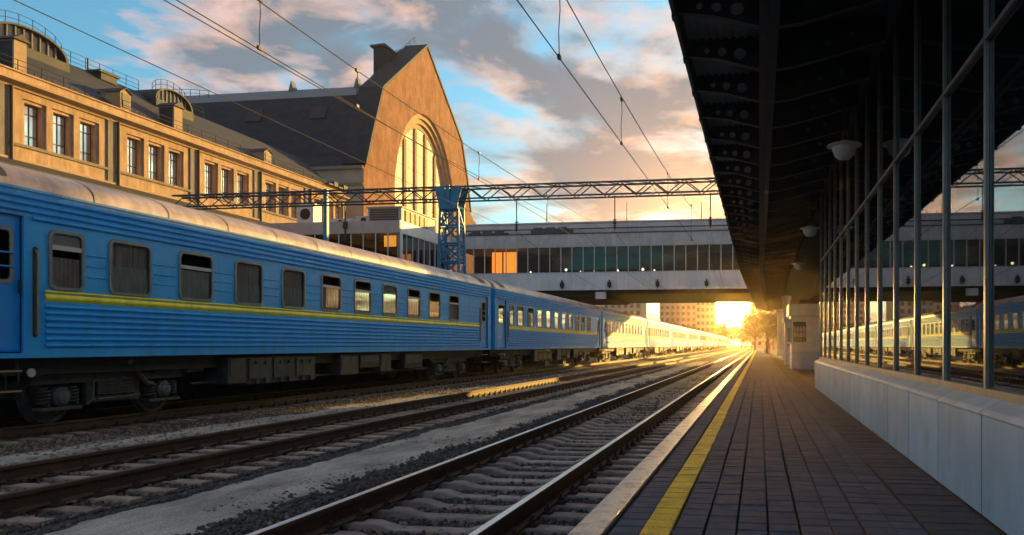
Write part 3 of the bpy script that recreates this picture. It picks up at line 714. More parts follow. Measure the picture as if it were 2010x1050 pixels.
    for y0, y1, z0, mt in ((6.7, 7.35, .50, m_box), (7.36, 10.2, .46, m_box), (11.5, 12.5, .52, m_box), (13.9, 14.6, .58, m_box), (12.6, 13.8, .7, m_under), (15.6, 17.0, .6, m_under)):
        bx = MB().box(.75, 1.40, y0, y1, z0, 1.10)
        o = bx.build('equipment_box', mt, car)
        if y1 - y0 > 2:
            lt = MB()
            for q in range(3):
                a = y0 + .05 + q * (y1 - y0) / 3; lt.box(1.402, 1.425, a, a + (y1 - y0) / 3 - .1, z0 + .12, 1.06)
                for e in (.25, .65): lt.box(1.425, 1.46, a + e * .9, a + e * .9 + .06, .92, 1.0); lt.box(1.40, 1.46, a + e * .9, a + e * .9 + .05, z0 + .0, z0 + .12)
            lt.build('box_lid', m_box, o)
        else:
            MB().box(1.402, 1.415, y0 + .06, y1 - .06, z0 + .16, 1.05).build('box_lid', m_box, o)
    MB().tube((1.1, 5.9, .55), (1.1, 18, .52), .03, 6).build('brake_rod', m_box, car)
    MB().lathe([(.07, 0), (.075, .03), (.03, .04)], (1.30, 1.95, .92), 0, 12).build('reflector', m_cw, car)
    MB().lathe([(.06, 0), (.065, .03), (.03, .04)], (1.40, 3.9, 1.08), 0, 12).build('lifting_lug', m_box, car)
    make_bogie(car, 3.95, False); make_bogie(car, 20.4, True)
    # gangway bellows
    MB().box(-.75, .75, BL, BL + .27, 1.0, 3.6).build('gangway_bellows', m_under, car)
    MB().box(-.75, .75, -.27, 0, 1.0, 3.6).build('gangway_bellows', m_under, car)
    for sx in (-.88, .88):
        for ya_, yb_ in ((BL, BL + .22), (-.22, 0)): MB().tube((sx, ya_, 1.06), (sx, yb_, 1.06), .09, 10).build('buffer', m_ochre, car)
    return car
cars = [make_car()]
ORD = ['Nearest', 'Second', 'Third', 'Fourth', 'Fifth', 'Sixth', 'Seventh', 'Eighth', 'Ninth', 'Tenth', 'Eleventh', 'Last']
minor = ('panel_bead', 'step', 'handrail', 'handrail_recess', 'reflector', 'lifting_lug', 'brake_rod', 'roof_seam', 'door_frame', 'window_bar', 'handle', 'door_seal', 'spring', 'axle', 'axle_box', 'box_lid', 'roof_hatch', 'step_edge', 'step_stay', 'blind', 'vent_rail')
desc = ['blue ribbed carriage filling the left of the view, yellow stripe', 'blue carriage just behind the first gap, pale curtains in its front windows',
        'carriage running under the bridge, half in sunlight']
for k_ in range(1, 12):
    sk = (lambda c: c.name.split('.')[0] in minor) if k_ >= 3 else None
    c = copy_tree(cars[0], None, sk); c.location = (-13.2 - (k_ * .0), 9.33 + 24.3 * k_, 0); cars.append(c)
    if k_ < 6:
        opts = [C_dark[0], C_pale, C_low, C_dark[2], C_plow, C_dark[1]]
        wds = sorted([q for q in c.children if q.name.startswith('window')], key=lambda q: q.location.y)
        for wi, q in enumerate(wds):
            for cu in q.children:
                if cu.name.startswith('curtain') and wi > 0:
                    cu.data = C_pale if (k_ == 1 and wi in (1, 4)) else (C_plow if (k_ == 1 and wi in (2, 3, 9)) else opts[rnd.randrange(6)])
for k_, c in enumerate(cars):
    c['label'] = ORD[k_] + ' ' + desc[k_] if k_ < 3 else f'{ORD[k_]} carriage of the blue train counted from the viewer, sunlit beyond the bridge'

# ================================================================== concourse bridge
BX0, BX1, BY0, BY1 = -26.8, 9.0, 66.0, 82.0
B = thing('footbridge', 'wide concourse bridge with white panels and a dark glazed band crossing over the tracks', 'bridge', (0, BY0, 0))
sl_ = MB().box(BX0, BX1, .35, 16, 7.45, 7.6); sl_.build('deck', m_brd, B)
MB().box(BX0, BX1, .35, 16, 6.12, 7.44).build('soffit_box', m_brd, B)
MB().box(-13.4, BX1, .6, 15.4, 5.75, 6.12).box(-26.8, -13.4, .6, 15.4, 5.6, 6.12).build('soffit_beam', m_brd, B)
MB().box(BX0, BX1, 15.9, 16, 7.6, 9.8).box(BX0, BX1, 5.5, 5.6, 7.6, 9.8).build('room_wall', m_room, B)
MB().box(BX0, BX1, .45, 16, 9.85, 11.0).build('roof_void', m_brr, B)
MB().prism([(.0, 11.02), (.9, 11.02), (1.5, 12.1), (15, 12.1), (15.8, 11.02)], 0, BX0, BX1).build('roof', m_brr, B)
MB().box(BX0, BX1, 1.42, 1.6, 12.1, 12.22).build('roof_coping', m_brg, B)
MB().box(BX0, BX1, .55, .75, 11.45, 11.53).build('roof_pipe', m_pipe, B)
xx = BX0; npn = int((BX1 - BX0) / .985)
me_lo = MB().box(.006, .979, 0, .3, 6.1, 7.62).mesh('lower_panel', m_brw); me_hi = MB().box(.006, .979, 0, .4, 9.82, 10.95).mesh('upper_panel', m_brg)
me_gl = MB().quad((.02, .12, 7.66), (.965, .12, 7.66), (.965, .12, 9.82), (.02, .12, 9.82)).mesh('glass_pane', m_brgl)
me_mu = MB().box(-.03, .03, .04, .18, 7.62, 9.82).mesh('mullion', m_mullw)
for i in range(npn):
    x = BX0 + i * .985
    for me in (me_lo, me_hi, me_gl, me_mu): obj(me.name, me, B, (x, 0, 0))
MB().box(BX0, BX1, -.05, .45, 10.95, 11.02).build('ledge', m_pipe, B)
MB().box(BX0, BX1, -.03, .1, 7.6, 7.66).build('sill', m_brg, B)
for x in (-16.8, -12.65, -8.5, -4.35, .2): MB().box(x - .15, x + .15, -.28, 0, 6.35, 6.75).box(x - .05, x + .05, -.2, 0, 6.25, 6.95).build('floodlight', m_under, B)
for x0, x1, z1 in ((-25.3, -21.7, 11.3), (-19.6, -15.9, 11.45)):
    d = MB().box(x0, x1, -.02, .4, 11.03, z1 - .12)
    for q in range(int((x1 - x0) / 1.1)): d.box(x0 + .2 + q * 1.1, x0 + .95 + q * 1.1, 0.02, .38, z1 - .12, z1 + .12)
    d.build('cable_box', m_gantg, B)
for x, h_ in ((-18.6, 1.9), (-11.4, 1.9), (-4.9, 1.7)): MB().tube((x, 1.5, 12.0), (x, 1.5, 12.0 + h_), .05, 6, .02).build('lightning_rod', m_iron, B)
for x in (-10.2, -11.0): MB().tube((x, .5, 11.0), (x, 1.4, 12.5), .03, 6).build('roof_ladder', m_ac, B)
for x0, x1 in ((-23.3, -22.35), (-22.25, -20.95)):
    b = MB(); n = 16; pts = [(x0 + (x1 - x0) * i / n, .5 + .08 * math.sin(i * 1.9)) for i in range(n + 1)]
    b.sheet(pts, 2, 7.65, 9.55).build('orange_curtain', m_orglow, B, True)  # glowing sheet added behind the panes to paint an orange reflection
for x, z, r in ((-16.7, 7.95, .11), (-19.9, 7.8, .07), (-9.9, 7.9, .11), (-15.4, 7.8, .05), (-12.1, 7.82, .09), (-8.9, 7.8, .07), (-14.2, 7.8, .05)):
    MB().lathe([(r * .3, -r), (r * .9, -r * .5), (r, 0), (r * .9, r * .5), (r * .3, r)], (x, .9, z), 2, 10).build('lit_lamp', m_bulb, B, True)
MB().box(-13.95, -13.05, .3, .6, 5.35, 5.95).build('hanging_sign', m_brw, B)
for x in (-16.5, -4.2 - 1.4):
    pass
for x in (-18.2, 4.5):
    t = thing('bridge_pier', 'concrete pier carrying the concourse bridge ' + ('beyond the train' if x < 0 else 'on the right side'), 'pier', (x, BY0 + 8, -.3))
    MB().box(-.6, .6, -5, 5, 0, 5.9).build('pier_shaft', m_brd, t); MB().box(-.9, .9, -6, 6, 5.5, 5.88).build('pier_cap', m_brd, t)

# ---- terrace block at the left end of the bridge
T = thing('terrace_block', 'glazed terrace block with pinkish parapet panels at the left end of the bridge', 'building', (-26.9, 56, 0))
L = 15.0; DY = 9.95
MB().box(-L, -.25, .3, DY, 0, 8.0).build('core', m_hallw, T)
MB().box(-L, -.45, 5, DY, 8.0, 9.9).build('room_core', m_room, T)
MB().box(-L, -.2, .2, DY, 9.92, 10.75).build('deck', m_brr, T)
n = int(L / 1.0)
for i in range(n):
    MB().box(-(i + 1) * 1.0 + .006, -i * 1.0 - .006, 0, .16, 9.9, 10.85).build('parapet_panel', m_terr, T)
    MB().quad((-(i + 1) * 1.0, .1, 7.95), (-i * 1.0, .1, 7.95), (-i * 1.0, .1, 9.9), (-(i + 1) * 1.0, .1, 9.9)).build('glass_pane', m_brgl, T)
    MB().box(-i * 1.0 - .03, -i * 1.0 + .03, .03, .14, 7.95, 9.9).build('mullion', m_mullw, T)
    MB().box(-(i + 1) * 1.0 + .006, -i * 1.0 - .006, .01, .28, 6.2, 7.93).build('lower_panel', m_brw, T)
for i in range(9):
    y = .2 + i * 1.08
    MB().box(-.16, 0, y + .006, y + 1.074, 9.9, 10.85).build('parapet_panel', m_brw, T)
    MB().quad((-.1, y, 7.95), (-.1, y + 1.08, 7.95), (-.1, y + 1.08, 9.9), (-.1, y, 9.9)).build('glass_pane', m_mir, T)
    MB().box(-.14, -.03, y - .03, y + .03, 7.95, 9.9).build('mullion', m_mullw, T)
    MB().box(-.24, -.01, y + .006, y + 1.074, 6.2, 7.93).build('lower_panel', m_brw, T)
MB().box(-.30, .0, .17, .5, 7.95, 9.89).build('corner_pier', m_brw, T)
MB().quad((-1.5, .45, 8.9), (-.5, .45, 8.9), (-.5, .45, 9.75), (-1.5, .45, 9.75)).build('orange_curtain', m_orglow, T)  # same glowing sheet, added for the orange glow in the terrace glass
# things standing on the terrace
def ac(x, y, z, w_, d_, h_, label, grp='air units on the terrace'):
    t = thing('air_unit', label, 'air conditioner', (x, y, z), grp)
    MB().cbox(0, w_, 0, d_, .1, h_, .03).build('casing', m_ac, t)
    MB().box(.05, w_ - .05, .1, d_ - .1, 0, .1).build('feet', m_under, t)
    MB().lathe([(min(w_, h_) * .32, 0), (min(w_, h_) * .32, -.02), (.03, -.03)], (w_ * .5, -.005, h_ * .55), 1, 16).build('fan_grille', m_under, t)
ac(-33.6, 57.4, 10.75, 2.1, 1.0, .55, 'long low white air unit lying on the terrace behind the rod')
ac(-31.3, 57.6, 10.75, 1.2, .9, .75, 'boxy white air unit on the terrace to the right of the rod')
ac(-36.6, 58, 10.75, 1.4, 1.2, 2.0, 'tall white cabinet with dark opening on the terrace by the wing end')
LH = thing('louvre_house', 'small plant house with dark louvred openings on the terrace corner', 'plant house', (-30.0, 57.0, 10.75))
MB().box(0, 2.75, 0, 6.3, 0, 1.25).build('house_wall', m_terr, LH)
lv = MB().box(.15, 2.5, -.03, 0, .1, 1.15).build('louvre_opening', m_wframe, LH)
for q in range(5): MB().box(.2, 2.45, -.05, -.03, .2 + q * .19, .27 + q * .19).build('louvre_slat', m_pil, lv)
lv = MB().box(2.75, 2.78, .5, 4.8, .2, 1.1).build('louvre_opening', m_wframe, LH)
for q in range(5): MB().box(2.78, 2.81, .6 + q * .86, .7 + q * .86, .2, 1.1).build('louvre_slat', m_pil, lv)
MB().box(-.1, 2.85, -.1, 6.4, 1.25, 1.32).build('house_roof', m_brr, LH)
RD = thing('terrace_rod', 'thin dark lamp rod fixed to the pink parapet of the terrace', 'rod', (-31.3, 55.9, 9.4))
MB().tube((0, 0, 0), (0, 0, 2.6), .05, 6).build('rod', m_iron, RD); MB().box(-.16, .16, -.06, .06, .9, 1.4).build('rod_clamp', m_iron, RD); MB().box(-.3, .3, -.05, .05, 0, .1).build('rod_foot', m_iron, RD)

# ================================================================== station wing
WX = -42.0
W = thing('station_wing', 'long orange plastered station wing with tall windows in groups of three', 'building', (WX, 0, 0))
WY0, WY1 = 24.0, 75.0
wins = []
for k_ in range(-3, 4):
    y0 = 46.0 + 7.5 * k_
    for dy in (1.62, 3.5, 5.4): wins.append(y0 + dy)
wins = [y for y in wins if WY0 + 1 < y < WY1 - 1]
OW = .56; OZ0, OZ1 = 13.02, 15.45
hol = [(y - .76, y + .76, 12.98, 15.62) for y in wins]
wb = MB()
for q in grid_holes(WY0, WY1, 0, 16.05, hol): wb.quad((0, q[0], q[2]), (0, q[1], q[2]), (0, q[1], q[3]), (0, q[0], q[3]))
for a, b_, c, d in hol:
    x2 = -.12
    wb.quad((0, a, c), (0, b_, c), (x2, b_, c), (x2, a, c)); wb.quad((0, a, d), (0, b_, d), (x2, b_, d), (x2, a, d))
    wb.quad((0, a, c), (0, a, d), (x2, a, d), (x2, a, c)); wb.quad((0, b_, c), (0, b_, d), (x2, b_, d), (x2, b_, c))
    ii = (a + .2, b_ - .2, 13.02, 15.45)
    for q in grid_holes(a, b_, c, d, [ii]): wb.quad((x2, q[0], q[2]), (x2, q[1], q[2]), (x2, q[1], q[3]), (x2, q[0], q[3]))
    a, b_, c, d = ii; x3 = -.55
    wb.quad((x2, a, c), (x2, b_, c), (x3, b_, c), (x3, a, c)); wb.quad((x2, a, d), (x2, b_, d), (x3, b_, d), (x3, a, d))
    wb.quad((x2, a, c), (x2, a, d), (x3, a, d), (x3, a, c)); wb.quad((x2, b_, c), (x2, b_, d), (x3, b_, d), (x3, b_, c))
wb.build('wall', m_plas, W)
MB().quad((-10, WY0, 0), (0, WY0, 0), (0, WY0, 16), (-10, WY0, 16)).build('end_wall', m_plas2, W)
MB().quad((-10, WY1, 0), (0, WY1, 0), (0, WY1, 16), (-10, WY1, 16)).build('end_wall', m_plas2, W)
fmb = MB()
for (a, b_, c, d) in ((-.56, -.51, 0, 2.43), (.51, .56, 0, 2.43), (-.56, .56, 0, .05), (-.56, .56, 2.38, 2.43), (-.025, .025, 0, 2.43), (-.56, .56, .55, .61), (-.56, .56, 1.82, 1.88)):
    fmb.box(-.04, .03, a, b_, c, d)
fme = fmb.mesh('window', m_wframe)
pme = [MB().quad((0, a, c), (0, b_, c), (0, b_, d), (0, a, d)).mesh('glass_pane', m_winpane) for a, b_ in ((-.51, -.025), (.025, .51)) for c, d in ((.05, .55), (.61, 1.82), (1.88, 2.38))]
for y in wins:
    o = obj('window', fme, W, (-.44, y, 13.02))
    for p_ in pme: obj('glass_pane', p_, o)
# sill course, lower band, cornice, parapet
MB().box(0.002, .10, WY0, WY1, 12.78, 12.94).build('sill_course', m_pil, W)
MB().box(.002, .16, WY0, WY1, 11.9, 12.05).build('string_course', m_plas2, W)
MB().prism([(.002, 11.85), (1.3, 11.2), (1.3, 11.35), (.002, 12.0)], 1, WY0, WY1).build('lower_roof', m_wroof, W)
MB().prism([(-.4, 16.05), (.12, 16.05), (.18, 16.18), (.50, 16.28), (.62, 16.30), (.62, 16.42), (.5, 16.46), (.08, 16.52), (-.4, 16.52)], 1, WY0, WY1).build('cornice', m_plas2, W)
MB().box(-.4, .05, WY0, WY1, 16.52, 17.0).build('parapet', m_plas, W)
MB().box(-.45, .16, WY0, WY1, 17.0, 17.08).build('parapet_coping', m_plas2, W)
for k_ in range(-3, 4):
    y = 46.0 + 7.5 * k_
    if y < WY0 + 1 or y > WY1: continue
    MB().box(.002, .09, y - .75, y - .08, 11.9, 16.05).build('pilaster', m_pil, W)
    MB().tube((.16, y, 11.9), (.16, y, 16.1), .10, 8).build('drainpipe', m_pipe, W)
MB().prism([(-.3, 16.9), (-5.2, 20.85), (-10.2, 16.9)], 1, WY0, WY1).build('roof', m_wroof, W)
def railing(b, pts, posts_h, rails=(1.0, .5), r=.022):
    for p in pts: b.tube(p, (p[0], p[1], p[2] + posts_h), r * 1.2, 5)
    for f in rails:
        for a, c in zip(pts, pts[1:]): b.tube((a[0], a[1], a[2] + posts_h * f), (c[0], c[1], c[2] + posts_h * f), r, 4)
rb = MB(); railing(rb, [(.05, WY0 + i * 1.5, 17.1) for i in range(int((WY1 - WY0) / 1.5) + 1)], .62, (1.0, .5), .02)
for i in range(130): rb.tube((.10, WY0 + i * .39, 17.1), (.10, WY0 + i * .39, 17.1 + rnd.uniform(.08, .25)), .02, 4)
rb.build('eaves_railing', m_iron, W)
rb = MB(); railing(rb, [(-5.0, 46.4 + i * 1.2, 20.8) for i in range(7)], .85, (1.0, .6, .25), .018); railing(rb, [(-5.0, 58.3 + i * 1.2, 20.8) for i in range(3)], .8, (1.0, .6), .018)
rb.build('ridge_railing', m_iron, W)
def arch_light(yc, hw, z0, zt):
    n = 18; pts = [(yc + hw * math.cos(math.pi * i / n), z0 + (zt - z0) * math.sin(math.pi * i / n) ** .85) for i in range(n + 1)]
    b = MB(); x0, x1 = -3.7, -9
    b.sheet(pts, 0, x0 - WX + WX, x1)
    op = [(yc + (p[0] - yc) * .93, z0 + .0 + (p[1] - z0) * .92) for p in pts]
    nn = len(pts); vs = [(x0, *p) for p in pts] + [(x0, *p) for p in op]
    b.add(vs, [(i, i + 1, nn + i + 1, nn + i) for i in range(nn - 1)])
    b.sheet(op, 0, x0, x0 - .35)
    b.box(x0 - .5, x0 + .05, yc - hw, yc + hw, z0 - .9, z0 + .02)
    o = b.build('arched_rooflight', m_wroof, W)
    g = MB().add([(x0 - .3, *p) for p in op], [tuple(range(nn))]); g.build('glass_pane', m_winpane_d, o)
    for i in range(1, 9):
        y = yc - hw * .93 + 2 * hw * .93 * i / 9; z = z0 + (zt - z0) * .92 * max(0, 1 - ((y - yc) / (hw * .93)) ** 2) ** .42
        MB().box(x0 - .3, x0 - .22, y - .05, y + .05, z0, z).build('glazing_bar', m_pil, o)
    r2 = MB(); railing(r2, [(x0 - .4, p[0], p[1]) for p in pts[2:-2:2]], .75, (1.0, .5), .018); r2.build('arch_railing', m_iron, o)
m_winpane_d = M('rooflight_glass', (.03, .03, .035), (.05, .05, .06), 1, .15, spec=.8)
arch_light(43.4, 2.75, 20.15, 21.5); arch_light(55.8, 2.0, 20.3, 21.5)
def chimney(y0, y1, x0, x1, z1):
    o = MB().box(x0, x1, y0, y1, 16.9, z1).build('chimney', m_plas2, W)
    MB().prism([(y0 - .18, z1), (y1 + .18, z1), ((y0 + y1) / 2, z1 + .38)], 0, x0 - .15, x1 + .15).build('chimney_cap', m_wroof, o)
    MB().quad((x0 + .1, y0 - .004, 17.1), (x1 - .1, y0 - .004, 17.1), (x1 - .1, y0 - .004, z1 - .1), (x0 + .1, y0 - .004, z1 - .1)).build('chimney_shade_face', m_wroof, o)  # dark sheet paints the shade on the side turned from the sun
chimney(39.45, 40.25, -2.0, -.7, 19.15); chimney(52.05, 52.9, -2.0, -.7, 19.05)
def dormer(y0, y1, z1):
    o = MB().prism([(y0, 16.9), (y1, 16.9), (y1, z1 - .35), ((y0 + y1) / 2, z1), (y0, z1 - .35)], 0, -2.6, -.6).build('dormer', m_plas2, W)
    MB().box(-.6, -.57, y0 + .15, y1 - .15, 17.5, z1 - .4).build('dormer_window', m_wframe, o)
    MB().prism([(y0 - .1, z1 - .36), ((y0 + y1) / 2, z1 + .05), (y1 + .1, z1 - .36), ((y0 + y1) / 2, z1 - .05)], 0, -2.7, -.5).build('dormer_roof', m_wroof, o)
dormer(47.0, 47.9, 18.85); dormer(62.6, 63.6, 18.6)
o = MB().box(-5.6, -4.4, 49.4, 51.2, 20.9, 21.05).box(-5.5, -4.5, 49.6, 51.0, 20.4, 20.9).build('roof_hatch', m_wroof, W)
MB().tube((-5, 49, 20.8), (-5, 49, 21.7), .06, 6).build('vent_pipe', m_pipe, W)
for i in range(4): MB().box(-.02, .5, 71.2 + i * .9, 71.9 + i * .9, 17.1, 17.25 + .3 * (i % 2)).build('eaves_box', m_wroof, W)

# ================================================================== great hall
HC = 95.1
H = thing('station_hall', 'tall station hall with orange gothic gable, giant arched window and dark slate roof', 'building', (WX, HC, 0))
prof = [(-16.3, 0), (-16.3, 20.3), (-15.6, 21.1), (-14.35, 24.3), (-11.75, 30.4), (0, 39.5), (11.75, 30.4), (14.0, 25.2), (15.2, 21.0), (16.6, 19.9), (17.6, 19.7), (17.6, 0)]
def archp(hw, apex, spring=19.0, n=28, base=12.0):
    return [(-hw, base)] + [(-hw * math.cos(math.pi * i / n), spring + (apex - spring) * math.sin(math.pi * i / n)) for i in range(n + 1)] + [(hw, base)]
A0, A1, A2, A3 = archp(9.0, 30.7), archp(8.5, 30.1), archp(8.0, 29.5), archp(7.5, 28.9)
def holed_face(outer, hole, x):
    b = MB(); al = outer + hole
    tri = tessellate_polygon([[Vector((p[0], p[1], 0)) for p in outer], [Vector((p[0], p[1], 0)) for p in hole]])
    return b.add([(x, *p) for p in al], [tuple(t) for t in tri])
gb = holed_face(prof, A0, 0.0); gb.build('gable_wall', m_gable, H)
def reveal(a, c, xa, xb):
    b = MB(); n = len(a); b.sheet(a, 0, xa, xb); b.add([(xb, *p) for p in a] + [(xb, *p) for p in c], [(i, i + 1, n + i + 1, n + i) for i in range(n - 1)]); return b
reveal(A0, A1, 0, -.3).build('arch_moulding', m_mold, H); reveal(A1, A2, -.3, -.6).build('arch_moulding', m_mold, H); reveal(A2, A3, -.6, -.9).build('arch_moulding', m_mold, H)
MB().sheet(A3, 0, -.9, -1.1).build('arch_reveal', m_mold, H)
piers = [-4.5, -1.5, 1.5, 4.5]; edges = [-7.5] + piers + [7.5]
def archz(y): return 19 + 9.9 * math.sqrt(max(0, 1 - (y / 7.5) ** 2))
gw = MB().box(-1.3, -1.1, -7.5, 7.5, 12, 12.4).build('arch_window', m_pier, H)
for p in piers:
    MB().box(-1.08, -.82, p - .30, p + .30, 12, archz(abs(p) + .33)).build('window_pier', m_pier, gw)
for a, c in zip(edges, edges[1:]):
    a2, c2 = a + (.33 if a > -7 else 0), c - (.33 if c < 7 else 0); nst = 5
    for q in range(nst):
        u0 = a2 + (c2 - a2) * q / nst; u1 = a2 + (c2 - a2) * (q + 1) / nst
        zb = 12.4
        while zb < archz((u0 + u1) / 2):
            zt = zb + 2.2
            za, zc = min(zt, archz(u0)), min(zt, archz(u1))
            if za > zb + .05 or zc > zb + .05:
                MB().quad((-.98, u0 + .04, zb), (-.98, u1 - .04, zb), (-.98, u1 - .04, max(zc, zb) - .06), (-.98, u0 + .04, max(za, zb) - .06)).build('glass_pane', m_skygl, gw)
            zb = zt
MB().add([(-1.03, *p) for p in A3], [tuple(range(len(A3)))]).build('glazing_grid', m_pier, gw)
# gable parapet, slate clad: a slab behind the plaster face, 0.35 proud of it
pr_in = prof[1:-2]
def offs(p, d): 
    c = Vector((0, 24)); v = (Vector(p) - c); return tuple(c + v * (1 + d / v.length))
pl = MB(); top = [offs(p, .35) for p in prof[2:9]]; low = prof[2:9]
n = len(top)
vs = [(.12, *p) for p in low] + [(.12, *p) for p in top] + [(-2.8, *p) for p in top] + [(-2.8, *offs(p, -1.2)) for p in low]
pl.add(vs, [(k * n + i, k * n + i + 1, (k + 1) * n + i + 1, (k + 1) * n + i) for k in range(3) for i in range(n - 1)])
pl.build('gable_coping', m_slate, H)
rp = [(-16.0, 20.6), (-14.6, 22.2), (-11.3, 30.0), (0, 34.9), (11.3, 30.0), (14.6, 22.2), (16.0, 20.6)]
MB().sheet(rp[:3], 0, -1.5, -46).build('slate_slope', m_slate, H)
MB().sheet(rp[4:], 0, -1.5, -46).build('slate_slope', m_slate, H)
MB().sheet(rp[2:5], 0, -1.5, -44).build('upper_roof', m_slate2, H)
MB().add([(-46, *p) for p in rp], [tuple(range(7))]).build('hip_end', m_slate, H)
MB().quad((-.05, -16.3, 0), (-46, -16.3, 0), (-46, -16.3, 20.4), (-.05, -16.3, 20.4)).build('side_wall', m_hallw, H)
MB().quad((-.05, 16.3, 0), (-46, 16.3, 0), (-46, 16.3, 20.4), (-.05, 16.3, 20.4)).build('side_wall', m_hallw, H)
MB().box(-46, .02, -16.6, -16.3, 20.3, 20.65).box(-46, -.02, -16.45, -16.3, 18.55, 18.85).build('side_cornice', m_pil, H)
MB().box(.001, .12, -16.3, -12.2, 18.1, 18.35).build('string_course', m_pil, H)
for x in (-15.6, -7.6):
    ys_ = lambda z: -14.6 + (z - 22.2) * 3.3 / 7.8
    MB().prism([(ys_(27.1) - .16, 27.1), (ys_(28.7) - .16, 28.7), (ys_(28.7) + .1, 28.7), (ys_(27.1) + .1, 27.1)], 0, x - .95, x + .95).build('roof_vent', m_pipe, H)
for x in (-8.5, -17.5): MB().prism([(x - .4, 33.9), (x + .4, 33.9), (x, 35.4)], 1, -2.2, -1.2).build('ridge_dormer', m_slate2, H)
b = MB(); railing(b, [(-27 - i * 1.3, -5, 32.7 + .45 * math.sin(i * math.pi / 8)) for i in range(9)], .9, (1.0, .5), .03); b.build('roof_railing', m_iron, H)
c_ = MB().box(-4.4, -2.9, -5.6, -2.6, 30, 37.6).build('chimney', m_slate, H)
MB().box(-4.7, -2.7, -5.9, -2.3, 37.6, 37.85).box(-4.2, -3.1, -5.2, -3.0, 37.85, 38.2).build('chimney_cap', m_pipe, c_)
b = MB(); railing(b, [(-1.6, -11.5 + i * 1.25, 31.3 + i * .97) for i in range(10)], .7, (1.0,), .03); b.build('verge_railing', m_iron, H)
b = MB()
for i in range(6): b.tube((-3.0 - .3 * i, -4.5 + i * .6, 36.0 + i * .35), (-3.0 + .2 * i, -4.2 + i * .6, 37.6 + i * .3), .05, 5)
b.build('roof_brackets', m_iron, H)

# ================================================================== catenary gantry
GYY = 41.7
G = thing('catenary_gantry', 'blue lattice tower carrying a long lattice beam over all the tracks', 'gantry', (0, GYY, 0))
tb = MB(); tx = -16.95; hw0, hw1 = .72, .50
def tw(z): return hw0 + (hw1 - hw0) * (z / 9.0)
leg = [(-1, -1), (1, -1), (1, 1), (-1, 1)]
for sx, sy in leg: tb.tube((tx + sx * tw(0), sy * tw(0) * .8, -.3), (tx + sx * tw(8.9), sy * tw(8.9) * .8, 8.9), .085, 6)
nz_ = 9
for i in range(nz_):
    z0, z1 = i * 1.0, (i + 1) * 1.0; a, c = tw(z0), tw(z1)
    for (sa, sb) in zip(leg, leg[1:] + leg[:1]):
        p0 = (tx + sa[0] * a, sa[1] * a * .8, z0); q1 = (tx + sb[0] * c, sb[1] * c * .8, z1); p1 = (tx + sb[0] * a, sb[1] * a * .8, z0)
        q0 = (tx + sa[0] * c, sa[1] * c * .8, z1)
        tb.tube(p0, q1, .055, 5); tb.tube(p1, q0, .055, 5) if i % 2 == 0 else None
        tb.tube(q0, q1, .06, 5)
tb.build('lattice_tower', m_gant, G)
hd = MB().prism([(tx - .54, 8.9), (tx + .54, 8.9), (tx + .58, 9.3), (tx + .82, 10.1), (tx + .2, 10.1), (tx + .12, 9.3), (tx - .12, 9.3), (tx - .2, 10.1), (tx - .82, 10.1), (tx - .58, 9.3)], 1, -.55, -.49)
hd.prism([(tx - .54, 8.9), (tx + .54, 8.9), (tx + .58, 9.3), (tx + .82, 10.1), (tx - .82, 10.1), (tx - .58, 9.3)], 1, .46, .52)
hd.box(tx - .1, tx + .1, -.62, -.55, 9.2, 10.2)
hd.build('tower_head', m_gant, G)
MB().box(tx - 1.3, tx + 1.3, -1.1, 1.1, -.35, -.1).build('tower_foot', m_pface, G)
bm_ = MB(); zt, zb = 10.12, 9.45; gx0, gx1 = -34.0, 12.0
for sy in (-.42, .42): bm_.tube((gx0, sy, zt), (gx1, sy, zt + .0), .055, 5); bm_.tube((gx0, sy, zb), (gx1, sy, zb), .05, 5)
x = gx0; up = False
while x < gx1 - .5:
    for sy in (-.42, .42): bm_.tube((x, sy, zb if not up else zt), (x + .86, sy, zt if not up else zb), .032, 4)
    bm_.tube((x, -.42, zt), (x + .86, .42, zt), .025, 4); bm_.tube((x, -.42, zb), (x, .42, zb), .025, 4)
    x += .86; up = not up
bm_.build('lattice_beam', m_gantg, G)
MB().box(-24.62, -24.4, -.12, .12, -.3, 10.3).build('side_post', m_gant, G)
MB().box(9.2, 9.9, -.4, .4, -.3, 9.45).build('end_post', m_gant, G)
ins = MB()
for x in (-2.55, -7.7, -13.2):
    ins.tube((x, 0, 9.45), (x, 0, 7.6), .03, 5)
    for q in range(5): ins.lathe([(.03, 0), (.11, .03), (.11, .05), (.03, .08)], (x, 0, 7.7 + q * .1), 2, 10)
ins.build('insulator', m_under, G)
# ================================================================== overhead wires
def sag(y0, z0, y1, z1, s, n=24, x0=0, x1=0):
    return [(x0 + (x1 - x0) * i / n, y0 + (y1 - y0) * i / n, z0 + (z1 - z0) * i / n - s * 4 * (i / n) * (1 - i / n)) for i in range(n + 1)]
def wire(name, label, pts, r, drops=(), zl=None, cat='wire', grp='overhead railway wires'):
    t = thing(name, label, cat, (0, 0, 0), grp)
    MB().path(pts, r, 5).build('cable', m_wire, t)
    for (x, y, za, zb_) in drops:
        MB().path([(x, y, za), (x + .012, y, za * .7 + zb_ * .3), (x - .008, y, za * .4 + zb_ * .6), (x, y, zb_)], .007, 4).build('dropper', m_wire, t)
        for zc in (za, zb_): MB().box(x - .02, x + .02, y - .05, y + .05, zc - .03, zc + .03).build('clamp', m_wire, t)
wire('contact_wire', 'lower contact wire over the near track', sag(1, 5.5, 41.7, 5.6, .02, 20, -2.95, -2.5) + sag(41.7, 5.6, 66, 5.55, .0, 4, -2.5, -2.9), .0085)
